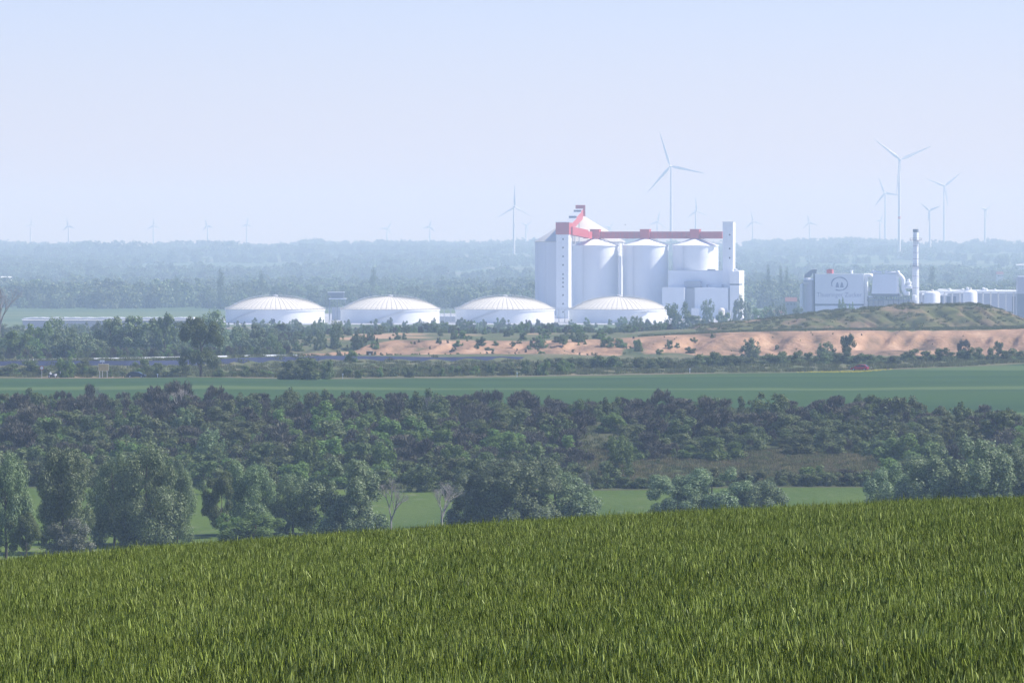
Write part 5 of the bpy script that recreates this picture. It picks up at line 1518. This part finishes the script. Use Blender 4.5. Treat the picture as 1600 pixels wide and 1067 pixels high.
def scatter(name, pts_xyzs, meshes, kind='stuff', rot_tilt=0.0):
    """one object: instances of the given meshes on the points (x, y, z, size)"""
    P = np.array(pts_xyzs, float)
    me = bpy.data.meshes.new(name); me.vertices.add(len(P)); me.vertices.foreach_set('co', P[:, :3].astype(np.float32).ravel())
    at_ = me.attributes.new('size', 'FLOAT', 'POINT'); at_.data.foreach_set('value', P[:, 3].astype(np.float32))
    me.update()
    o = link(name, me); o['kind'] = kind
    col = bpy.data.collections.new(name + '_kinds')
    for m_ in meshes: col.objects.link(bpy.data.objects.new(name + '_kind', m_))
    ng = bpy.data.node_groups.new(name, 'GeometryNodeTree')
    ng.interface.new_socket('Geometry', in_out='INPUT', socket_type='NodeSocketGeometry')
    ng.interface.new_socket('Geometry', in_out='OUTPUT', socket_type='NodeSocketGeometry')
    gi = ng.nodes.new('NodeGroupInput'); go = ng.nodes.new('NodeGroupOutput')
    ci = ng.nodes.new('GeometryNodeCollectionInfo'); ci.inputs['Collection'].default_value = col
    ci.inputs['Separate Children'].default_value = True; ci.inputs['Reset Children'].default_value = True
    ip = ng.nodes.new('GeometryNodeInstanceOnPoints'); ip.inputs['Pick Instance'].default_value = True
    rv_ = ng.nodes.new('FunctionNodeRandomValue'); rv_.data_type = 'FLOAT_VECTOR'
    rv_.inputs['Min'].default_value = (-rot_tilt, -rot_tilt, 0); rv_.inputs['Max'].default_value = (rot_tilt, rot_tilt, 6.2832)
    na = ng.nodes.new('GeometryNodeInputNamedAttribute'); na.data_type = 'FLOAT'; na.inputs['Name'].default_value = 'size'
    ng.links.new(gi.outputs[0], ip.inputs['Points']); ng.links.new(ci.outputs[0], ip.inputs['Instance'])
    ng.links.new(rv_.outputs['Value'], ip.inputs['Rotation']); ng.links.new(na.outputs['Attribute'], ip.inputs['Scale'])
    ng.links.new(ip.outputs[0], go.inputs[0])
    md = o.modifiers.new('scatter', 'NODES'); md.node_group = ng
    return o

# woods that read as one mass: belts of trees on the rising ground
pts = []
for i in range(15000):
    Y = 3750 + 7000 * random.random() ** 1.0; u = random.uniform(-80, 1680); X = X_at(u, Y)
    n = vnoise(X / 170.0, Y / 260.0, 61); thr = 0.33 if Y < 5000 else 0.44
    if u > 1150 and 6500 < Y < 9300: thr = 0.62
    if n < thr: continue
    pts.append((X, Y, float(gz(X, Y)) - .5, random.uniform(8, 15) * (.75 + .8 * float(vnoise(X / 90.0, Y / 200.0, 63)))))
for Yl_, dn in ((10900, 620), (10300, 400), (9200, 300)):
    for i in range(dn):
        u = random.uniform(-80, 1680); Y = Yl_ + random.uniform(-60, 60); X = X_at(u, Y)
        if u > 1330 and Yl_ < 10800: continue
        k = vnoise(u / 70.0, Yl_, 62)
        pts.append((X, Y, float(gz(X, Y)) - 2, 5 + 24 * k * k + 5 * random.random()))
tag(scatter('far_woods', pts, [p[0] for p in PROTO['far_tree']]), 'hazy blue woods covering the rising plain behind the works', None)
tag(scatter('scrub_thicket', REST, [PROTO['bush_dark'][0][0], PROTO['bush_olive'][0][0], PROTO['bush_twig'][1][0], PROTO['bush_twig'][3][0], PROTO['bush_dark'][3][0]]), 'dense far part of the scrub along the crop', None)
# undergrowth of the left wood and scrub floor
pts = []
for i in range(1500):
    u = random.uniform(-60, 450); Y = random.uniform(1330, 1900); X = X_at(u, Y)
    pts.append((X, Y, float(gz(X, Y)) - .1, random.uniform(1.5, 3.2)))
for i in range(700):
    u = random.uniform(420, 1060); Y = random.uniform(1720, 2600); X = X_at(u, Y)
    pts.append((X, Y, float(gz(X, Y)) - .1, random.uniform(1.2, 3.0)))
for i in range(420):
    u = random.uniform(340, 1700); Y = random.uniform(2700, 3500); X = X_at(u, Y)
    if abs(u - 600) < 290 and Y > 2950: continue
    if u > 860 and Y > 3000 and u < 1170: continue
    if u > 1240 and Y > 2800: continue
    pts.append((X, Y, float(gz(X, Y)) - .1, random.uniform(2.5, 5.5)))
for i in range(1300):
    u = random.uniform(-60, 1680); Y = random.uniform(770, 950); X = X_at(u, Y)
    if in_gap(u, Y) or Y > field_near(u) - 6: continue
    pts.append((X, Y, float(gz(X, Y)) - .2, random.uniform(.9, 2.4)))
tag(scatter('undergrowth', pts, [PROTO['bush_dark'][0][0], PROTO['bush_olive'][1][0], PROTO['bush_twig'][2][0], PROTO['bush_fresh'][0][0]]), 'tangled undergrowth between the bushes and trees', None)

pts = []
for i in range(520):
    u = random.uniform(430, 1680); Y = 1440 + 130 * random.random(); X = X_at(u, Y)
    if vnoise(X / 14, Y / 20, 75) < .5 or (u > 1000 and random.random() < .65): continue
    pts.append((X, Y, float(gz(X, Y)) - .05, random.uniform(.2, .6) + (.5 if u < 1000 else 0)))
tag(scatter('pit_weeds', pts, [PROTO['bush_olive'][2][0], PROTO['bush_fresh'][1][0], PROTO['bush_twig'][0][0]]), 'small weeds scattered over the sand pit', None)
# tufts of rough grass
def tuft_mesh(seed, n=60):
    r = np.random.default_rng(seed)
    P = np.c_[r.normal(size=(n, 2)) * 0.45, np.zeros(n)]
    d = np.c_[r.normal(size=(n, 2)) * 0.35, np.ones(n)]; d /= np.linalg.norm(d, axis=1, keepdims=True)
    L = r.uniform(.25, .75, (n, 1)); s = np.cross(d, r.normal(size=(n, 3))); s /= np.linalg.norm(s, axis=1, keepdims=True); s *= .06
    V = np.stack([P - s, P + s, P + d * L + s * .2, P + d * L - s * .2], 1).reshape(-1, 3)
    return np_mesh('grass_tuft', V, np.arange(4 * n).reshape(-1, 4), [M['grass_blade']])
TUFT = [tuft_mesh(700 + i) for i in range(3)]
pts = []
for i in range(2600):
    u = random.uniform(-40, 1660); Y = float(field_far(u)) + 12 + 170 * random.random() ** 1.5; X = X_at(u, Y)
    pts.append((X, Y, float(gz(X, Y)), random.uniform(.6, 1.5)))
tag(scatter('rough_grass', pts, TUFT), 'rough dry grass along the crop edge and road', None)
pts = []
co = np.empty(len(mound.data.vertices) * 3, np.float32); mound.data.vertices.foreach_get('co', co); co = co.reshape(-1, 3)
for i in rng.choice(len(co), 3400):
    x, y, z = co[i]
    if vnoise(x / 5.0, y / 9.0, 71) < .45: continue
    pts.append((x + random.uniform(-.5, .5), y, z - .05, random.uniform(.5, 1.3)))
for i in range(1800):
    u = random.uniform(1000, 1680); Y = random.uniform(1568, 1640); X = X_at(u, Y)
    pts.append((X, Y, float(gz(X, Y)), random.uniform(.5, 1.1)))
tag(scatter('mound_grass', pts, TUFT), 'grass tufts on the spoil mound and the rim of the sand', None)
pts = []
for i in rng.choice(len(co), 700):
    x, y, z = co[i]
    if vnoise(x / 6.0, y / 12.0, 73) < .5: continue
    pts.append((x, y, z - .05, random.uniform(.25, .7)))
tag(scatter('mound_weeds', pts, [PROTO['bush_olive'][0][0], PROTO['bush_dark'][1][0], PROTO['bush_twig'][1][0]]), 'low weeds growing over the spoil mound', None)
pts = []
for i in range(4200):
    u = random.uniform(900, 1450); Y = random.uniform(774, 838); X = X_at(u, Y)
    if vnoise(X / 9, Y / 16, 77) < .3: continue
    pts.append((X, Y, float(gz(X, Y)), random.uniform(.5, 1.0)))
M['dry_grass'] = foliage('dry_grass', (0.135, 0.122, 0.056), (0.25, 0.215, 0.115), None, 0.30, 0.1, 0.9)
DRY = []
for m_ in TUFT:
    d_ = m_.copy(); d_.materials[0] = M['dry_grass']; DRY.append(d_)
tag(scatter('slope_grass', pts, DRY + TUFT[:2]), 'dry brown grass on the open slope above the hedge', None)
pts = []
for i in range(4500):
    u = random.uniform(-60, 1680); Y = random.uniform(768, 956); X = X_at(u, Y)
    if Y > field_near(u) - 2: continue
    pts.append((X, Y, float(gz(X, Y)), random.uniform(.6, 1.3)))
tag(scatter('scrub_grass', pts, TUFT), 'long grass between the bushes of the scrub', None)
# yellow flowers at the crop edge by the red car
M['yellow_flower'] = foliage('yellow_flower', (0.30, 0.33, 0.03), (0.50, 0.46, 0.03), None, 0.2)
r = np.random.default_rng(91); P = []
for i in range(1500):
    u = random.triangular(1235, 1400, 1340); Y = float(field_far(u)) + random.uniform(-3.0, 3.5); X = X_at(u, Y); P.append((X, Y, float(gz(X, Y)) + random.uniform(.05, .28)))
V_, Q_ = leaves(np.array(P), np.tile([0, -.3, 1.0], (len(P), 1)), .13, r)
tag(link('yellow_flowers', np_mesh('yellow_flowers', V_, Q_, [M['yellow_flower']])), 'yellow flowering weeds along the crop edge by the red car', None, None, 'stuff')

# ------------------------------------------------------------------ road side: barrier, signs, cars
gb = empty('crash_barrier', ground_pt(150, 1300), 0, 'long white crash barrier in front of the left wood', 'barrier')
rail, posts = MB(), MB(); prev = None
for u in np.arange(-40, 470, 4.0):
    Y = 1296 + 30 * np.interp(u, [0, 430], [0, 1]); X = X_at(u, Y); z = float(Z_at(np.interp(u, [0, 280, 430], [563.2, 558.0, 555.0]), Y))
    p = Vector((X, Y, z)) - Vector(gb.location)
    if prev is not None:
        rail.add([prev + Vector((0, 0, -.17)), p + Vector((0, 0, -.17)), p + Vector((0, .12, .17)), prev + Vector((0, .12, .17)), prev + Vector((0, .3, -.17)), p + Vector((0, .3, -.17)), p + Vector((0, .3, .17)), prev + Vector((0, .3, .17))],
                 [(0, 1, 2, 3), (4, 7, 6, 5), (3, 2, 6, 7), (0, 4, 5, 1)])
    pm_ = MB(); posts.box(p.x - .06, p.x + .06, p.y + .3, p.y + .42, p.z - 1.6, p.z + .1); prev = p
rail.build('rail', M['white'], gb); posts.build('post', M['steel'], gb)

def sign_base(name, u, v_base, label, cat):
    Y = 1146.0; X = X_at(u, Y)
    return empty(name, (X, Y, float(gz(X, Y))), 0, label, cat), Y
s, Y = sign_base('direction_sign', 161.5, 588, 'faded yellow direction board on two posts by the road', 'sign')
kq = Y / F; gzv = s.location.z
MB().box(-8 * kq, 8 * kq, -.05, .05, Z_at(579, Y) - gzv, Z_at(569, Y) - gzv).build('board', M['yellow'], s)
MB().box(-8.4 * kq, 8.4 * kq, .06, .1, Z_at(579.4, Y) - gzv, Z_at(568.6, Y) - gzv).build('frame', M['white'], s)
for x in (-6, 5.6): MB().tube((x * kq, .2, -.3), (x * kq, .2, Z_at(568.5, Y) - gzv), .07, .07, 8).build('post', M['steel'], s)
s2, Y = sign_base('white_sign', 158, 588, 'two small white panels side by side above the yellow board', 'sign')
s2.location.y += 3; gzv = float(gz(s2.location.x, s2.location.y)); s2.location.z = gzv
for x in (-2.4, 1.8): MB().box((x - 1.5) * kq, (x + 1.5) * kq, -.04, .04, Z_at(566.5, Y) - gzv, Z_at(563, Y) - gzv).build('panel', M['white'], s2)
MB().tube((0, .1, -.3), (0, .1, Z_at(563, Y) - gzv), .06, .06, 8).tube((-.5, .1, Z_at(564.5, Y) - gzv), (.5, .1, Z_at(564.5, Y) - gzv), .04, .04, 6).build('post', M['steel'], s2)
s3, Y = sign_base('road_sign', 65, 588, 'small round red and white road sign on a thin post', 'sign'); gzv = s3.location.z
zc = Z_at(574.8, Y) - gzv
disc = MB().lathe([(.36, -.02), (.36, .02)], 20).mesh('face', M['white']); link('face', disc, s3, (0, 0, zc), (R(90), 0, 0))
ring = MB().lathe([(.36, -.03), (.46, -.03), (.46, .03), (.36, .03)], 20, caps=False).mesh('red_rim', M['signred']); link('red_rim', ring, s3, (0, 0, zc), (R(90), 0, 0))
MB().tube((0, .1, -.3), (0, .1, zc + .3), .05, .05, 8).build('post', M['steel'], s3)
pl = ['thin white marker post at the field edge right of the large dark bush', 'white marker post in front of the low bush row', 'white marker post at the pale track, middle right', 'small white marker post by the dark car', 'white roadside lamp like post near the crash barrier']
for (u, vt, Y), lb in zip(((535.5, 583.5, 1142), (808, 582, 1160), (1078, 575.5, 1190), (246, 584, 1147), (94, 558.5, 1160)), pl):
    X = X_at(u, Y); z = float(gz(X, Y))
    m_ = empty('marker_post', (X, Y, z), 0, lb, 'post')
    zz = float(Z_at(vt, Y) - z)
    MB().box(-.07, .07, -.05, .05, -.2, zz * .75).build('post', M['white'], m_); MB().box(-.16, .16, -.08, .08, zz * .75 + .01, zz).build('reflector_head', M['white'], m_)

# wooden hide
hY = 1372.0; hX = X_at(577.5, hY); hz_ = float(gz(hX, hY))
hd = empty('raised_hide', (hX, hY, hz_), .1, 'small brown wooden raised hide above the slate bank', 'hut')
t_ = float(Z_at(549.5, hY) - hz_); b_ = float(Z_at(560, hY) - hz_)
MB().box(-.8, .8, -.8, .8, b_, t_).build('cabin', M['wood'], hd); MB().box(-.95, .95, -1, .95, t_ + .01, t_ + .12).build('roof', M['darkwall'], hd)
MB().box(-.3, .32, -.84, -.8, b_ + (t_ - b_) * .5, b_ + (t_ - b_) * .78).build('hatch', M['plaster'], hd)
for sx in (-.7, .7):
    for sy in (-.7, .7): MB().tube((sx * 1.15, sy * 1.15, -.2), (sx, sy, b_), .08, .07, 6).build('leg', M['wood'], hd)
ld = MB()
for sx in (-.2, .2): ld.tube((sx, -1.6, 0), (sx, -.82, b_ + .2), .04, .04, 5)
for k in range(1, 6): ld.tube((-.2, -1.6 + .78 * k / 6, b_ * k / 6), (.2, -1.6 + .78 * k / 6, b_ * k / 6), .03, .03, 5)
ld.build('ladder', M['wood'], hd)

def car(name, loc, rz, paint, label, hatch=True):
    c = empty(name, loc, rz, label, 'car')
    # side profile (x forward to -x), lower body
    W = .88
    low = [(-2.1, .32), (-2.12, .55), (-2.0, .72), (-1.1, .90), (1.75, .98), (2.02, .85), (2.08, .50), (2.0, .30)]
    if hatch: cab = [(-1.25, .90), (-.45, 1.40), (.25, 1.50), (1.35, 1.46), (1.95, .98)]
    else: cab = [(-1.15, .90), (-.35, 1.34), (.35, 1.42), (1.15, 1.34), (1.85, .97)]
    mb = MB()
    def loft(poly, ws):
        n = len(poly); vs = []
        for w, sh in ws: vs += [(p * sh if False else p, w, q) for p, q in poly]
        fs = []
        for j in range(len(ws) - 1):
            for i in range(n): fs.append((j * n + i, j * n + (i + 1) % n, (j + 1) * n + (i + 1) % n, (j + 1) * n + i))
        fs += [tuple(range(n - 1, -1, -1)), tuple(range((len(ws) - 1) * n, len(ws) * n))]
        return vs, fs
    mb.add(*loft(low, [(-W, 1), (W, 1)]))
    n = len(cab)
    vs = []
    for s_ in (-1, 1):
        for p, q in cab: vs.append((p, s_ * (W - .06 - .22 * (q - .9) / .6), q))
    fs = [(i, i + 1, n + i + 1, n + i) for i in range(n - 1)] + [tuple(range(n - 1, -1, -1)), tuple(range(n, 2 * n))]
    mb.add(vs, fs)
    body = mb.build('body', M[paint], c)
    bv = body.modifiers.new('bevel', 'BEVEL'); bv.width = .05; bv.segments = 2; bv.limit_method = 'ANGLE'
    # side and end glazing a few millimetres proud
    for s_ in (-1, 1):
        def gp(x, q): return (x, s_ * (W - .06 - .22 * (q - .9) / .6 + .012), q)
        for a, b in (((-.95, .97), (-.40, 1.34), (.22, 1.42), (.22, .99)) , ((.32, .99), (.32, 1.42), (1.22, 1.38), (1.60, 1.02))), :
            for quad in (a, b):
                g = MB(); g.add([gp(*p) for p in quad] + [(gp(*p)[0], gp(*p)[1] - s_ * .02, gp(*p)[2]) for p in quad], [(0, 1, 2, 3), (7, 6, 5, 4), (0, 4, 5, 1), (1, 5, 6, 2), (2, 6, 7, 3), (3, 7, 4, 0)])
                g.build('side_window', M['glass'], c)
    def endglass(nm, x0, z0, x1, z1, dx, dz):
        g = MB(); w0, w1 = W - .16, W - .30
        g.add([(x0 + dx, -w0, z0 + dz), (x0 + dx, w0, z0 + dz), (x1 + dx, w1, z1 + dz), (x1 + dx, -w1, z1 + dz), (x0, -w0, z0), (x0, w0, z0), (x1, w1, z1), (x1, -w1, z1)], [(0, 1, 2, 3), (7, 6, 5, 4), (0, 4, 5, 1), (1, 5, 6, 2), (2, 6, 7, 3), (3, 7, 4, 0)])
        g.build(nm, M['glass'], c)
    endglass('windscreen', -1.16, .96, -.52, 1.36, -.02, .02)
    endglass('rear_window', 1.88, 1.06, cab[3][0] + .08, 1.38 if hatch else 1.28, .02, .02)
    tm = MB().lathe([(.20, -.1), (.31, -.1), (.32, -.05), (.32, .05), (.31, .1), (.20, .1)], 20, caps=False); tm = tm.mesh('tyre', M['tyre'])
    rm_ = MB().lathe([(.2, -.06), (.2, .085), (.05, .095)], 16).mesh('rim', M['steel'])
    for x in (-1.32, 1.3):
        for s_ in (-1, 1):
            w = link('wheel', tm, c, (x, s_ * (W - .02), .32), (R(-90 * s_), 0, 0)); link('rim', rm_, w)
    for s_ in (-1, 1):
        MB().box(-2.14, -1.98, s_ * .62 - .18, s_ * .62 + .18, .56, .70).build('headlight', M['lamp'], c)
        MB().box(1.98, 2.10, s_ * .70 - .12, s_ * .70 + .12, .62, .90).build('tail_light', M['redlamp'], c)
        MB().box(-.98, -.82, s_ * .98 - .09, s_ * .98 + .09, .95, 1.08).build('mirror', M[paint], c)
    MB().box(-2.16, -2.08, -.75, .75, .34, .5).build('bumper', M['tyre'], c); MB().box(2.04, 2.14, -.75, .75, .34, .5).build('bumper', M['tyre'], c)
    return c
g = ground_pt(1343.5, float(field_far(1343)) + 7.5)
car('parked_car', (g[0], g[1], g[2] + .06), R(-16), 'carred', 'red hatchback parked on the track beside the yellow flowers')
g = ground_pt(213, 1151)
car('parked_car', (g[0], g[1], g[2] - .12), R(172), 'cardark', 'dark saloon car on the road left of the lone tree', False)

# motorcycle by the road
g = ground_pt(81.5, 1147)
mc = empty('motorcycle', g, R(25), 'small dark and white motorcycle standing at the roadside on the left', 'motorcycle')
tm = MB().lathe([(.22, -.06), (.31, -.06), (.33, 0), (.31, .06), (.22, .06)], 20, caps=False).mesh('tyre', M['tyre']); rm_ = MB().lathe([(.22, -.02), (.22, .02)], 14).mesh('rim', M['steel'])
for x in (-.72, .72):
    w = link('wheel', tm, mc, (x, 0, .33), (R(90), 0, 0)); link('rim', rm_, w)
MB().prism([(-.45, .55), (-.5, .85), (-.1, 1.0), (.25, .82), (.3, .45), (-.1, .35)], -.16, .16, 'y').build('engine_block', M['dark'], mc)
MB().prism([(-.55, .8), (-.62, 1.2), (-.42, 1.32), (-.2, 1.0), (-.2, .82)], -.22, .22, 'y').build('fairing', M['white'], mc)
MB().prism([(.0, .86), (.1, .96), (.75, 1.0), (.8, .88)], -.14, .14, 'y').build('seat', M['tyre'], mc)
for s_ in (-1, 1): MB().box(.45, .95, s_ * .28 - .12, s_ * .28 + .12, .55, .9).build('pannier', M['white'], mc)
MB().tube((-.72, 0, .33), (-.45, 0, 1.1), .05).tube((-.42, -.36, 1.15), (-.42, .36, 1.15), .03).tube((.2, 0, .5), (.72, 0, .33), .05).build('frame', M['steel'], mc)

# bird
b = at(977, 351.5, 1900)
bd = empty('bird', b, .6, 'tiny dark bird in the sky left of the large turbine', 'bird')
bb = MB(); bb.lathe([(.01, -.28), (.06, -.15), (.09, 0), (.06, .14), (.04, .2), (.01, .26)], 10)
link('body', bb.mesh('body', M['dark']), bd, (0, 0, 0), (0, R(90), 0))
for s_ in (-1, 1):
    w = MB(); w.add([(-.12, 0, 0), (.1, 0, 0), (.06, s_ * .3, .16), (-.02, s_ * .55, .1), (-.1, s_ * .3, .16), (-.12, 0, .02), (.1, 0, .02), (.06, s_ * .3, .18), (-.02, s_ * .55, .12), (-.1, s_ * .3, .18)],
                    [(0, 1, 2, 4), (2, 3, 4), (5, 9, 7, 6), (7, 9, 8), (0, 5, 6, 1), (1, 6, 7, 2), (2, 7, 8, 3), (3, 8, 9, 4), (4, 9, 5, 0)])
    w.build('wing', M['dark'], bd)

# ------------------------------------------------------------------ wheat
def wheat_patch(seed, n=470, size=1.1):
    r = np.random.default_rng(seed)
    Vs, Fs, mi, nv = [], [], [], 0
    x0 = r.uniform(-.5, .5, (n, 2)) * size
    hgt = r.normal(.80, .045, n)
    lean = r.normal(0, .07, (n, 2)) + np.array([-.045, .0])
    for i in range(n):
        b = np.array([x0[i, 0], x0[i, 1], 0.0]); h = hgt[i]
        top = b + np.array([lean[i, 0], lean[i, 1], h])
        # stem: thin strip
        a = r.uniform(0, 3.14); s = np.array([math.cos(a), math.sin(a), 0]) * .0022
        m0 = b + (top - b) * .45
        Vs += [m0 - s, m0 + s, top + s, top - s]; Fs.append((nv, nv + 1, nv + 2, nv + 3)); mi.append(0); nv += 4
        # ear: four-sided spindle, nodding a little
        d = top - b; d /= np.linalg.norm(d); d = d + np.array([r.normal() * .15 - .10, r.normal() * .18, 0]); d /= np.linalg.norm(d)
        if r.random() < .88:
            L = r.uniform(.070, .105); w = r.uniform(.0042, .0064)
            e1 = np.cross(d, [math.cos(a), math.sin(a), .1]); e1 /= np.linalg.norm(e1); e2 = np.cross(d, e1)
            for k, (t, ww) in enumerate(((0, .5), (.3, 1.0), (.75, .8), (1.0, .15))):
                p = top + d * L * t
                Vs += [p + e1 * w * ww, p + e2 * w * ww, p - e1 * w * ww, p - e2 * w * ww]
            for k in range(3):
                for j in range(4): Fs.append((nv + 4 * k + j, nv + 4 * k + (j + 1) % 4, nv + 4 * k + 4 + (j + 1) % 4, nv + 4 * k + 4 + j)); mi.append(1)
            nv += 16
            for k in range(3):
                q_ = top + d * L * (.5 + .22 * k); aw = d + r.normal(size=3) * .10; aw /= np.linalg.norm(aw); sd = (e1 if k % 2 else e2) * .0014
                Vs += [q_ - sd, q_ + sd, q_ + aw * .06 + sd * .2, q_ + aw * .06 - sd * .2]; Fs.append((nv, nv + 1, nv + 2, nv + 3)); mi.append(1); nv += 4
        # flag leaves: bent strips
        for q in range(r.integers(1, 3)):
            az = r.uniform(0, 6.28); out = np.array([math.cos(az), math.sin(az), 0]); wd = np.array([-out[1], out[0], 0]) * r.uniform(.0026, .0048)
            p = b + (top - b) * r.uniform(.62, .97); L = r.uniform(.08, .17); droop = r.uniform(-.12, .3) if r.random() < .93 else r.uniform(.4, 1.0)
            el = r.uniform(1.18, 1.52)
            dirs = [out * math.cos(el) + np.array([0, 0, math.sin(el)]), out * math.cos(el - droop * .6) + np.array([0, 0, math.sin(el - droop * .6)]), out * math.cos(el - droop * 1.5) + np.array([0, 0, math.sin(el - droop * 1.5)])]
            ws = (.7, 1.0, .75, .1); c = nv
            Vs += [p - wd * ws[0], p + wd * ws[0]]
            for k in range(3):
                p = p + dirs[k] * L / 3; Vs += [p - wd * ws[k + 1], p + wd * ws[k + 1]]
                Fs.append((c + 2 * k, c + 2 * k + 1, c + 2 * k + 3, c + 2 * k + 2)); mi.append(0)
            nv += 8
    return np_mesh('wheat_patch', np.array(Vs), np.array(Fs), [M['wheat_leaf'], M['wheat_ear']], mi)
WP = [wheat_patch(900 + i) for i in range(4)]
pts = []
y = 24.0
while y < 135:
    half = 0.106 * y + 10
    for x in np.arange(-half, half, .82):
        X = x + random.uniform(-.25, .25); Y_ = y + random.uniform(-.25, .25)
        pts.append((X, Y_, CZ - float(wheat_top_drop(X, Y_)) - 1.0, 1 + .10 * (float(vnoise(X / 1.7, Y_ / 2.3, 81)) - .5) + random.uniform(-.03, .03)))
    y += .82
print('wheat patches', len(pts))
wf = scatter('wheat_field', pts, WP, rot_tilt=.04)
tag(wf, 'green ripening wheat filling the foreground hillside', None)

# ------------------------------------------------------------------ labels of look-alikes: say which one where it can be said
ORD = ['first', 'second', 'third', 'fourth', 'fifth', 'sixth', 'seventh', 'eighth', 'ninth', 'tenth', 'eleventh', 'twelfth', 'thirteenth', 'fourteenth', 'fifteenth', 'sixteenth', 'seventeenth', 'eighteenth', 'nineteenth', 'twentieth']
same = {}
for o in COL.objects:
    if o.parent is None and o.get('category') and o.get('label'): same.setdefault(o['label'], []).append(o)
for lb_txt, L in same.items():
    if len(L) < 2: continue
    L.sort(key=lambda o: o.location.x / o.location.y)
    if len(lb_txt.split()) > 13: continue
    if len(L) <= 20:
        for i, o in enumerate(L): o['label'] = lb_txt + ', ' + ORD[i] + ' from left'
    else:
        L[0]['label'] = lb_txt + ', leftmost'; L[-1]['label'] = lb_txt + ', rightmost'
        mid_ = L[1:-1]
        t_ = max(mid_, key=lambda o: o.scale.z); w_ = min(mid_, key=lambda o: o.scale.z)
        t_['label'] = lb_txt + ', tallest'; w_['label'] = lb_txt + ', lowest'
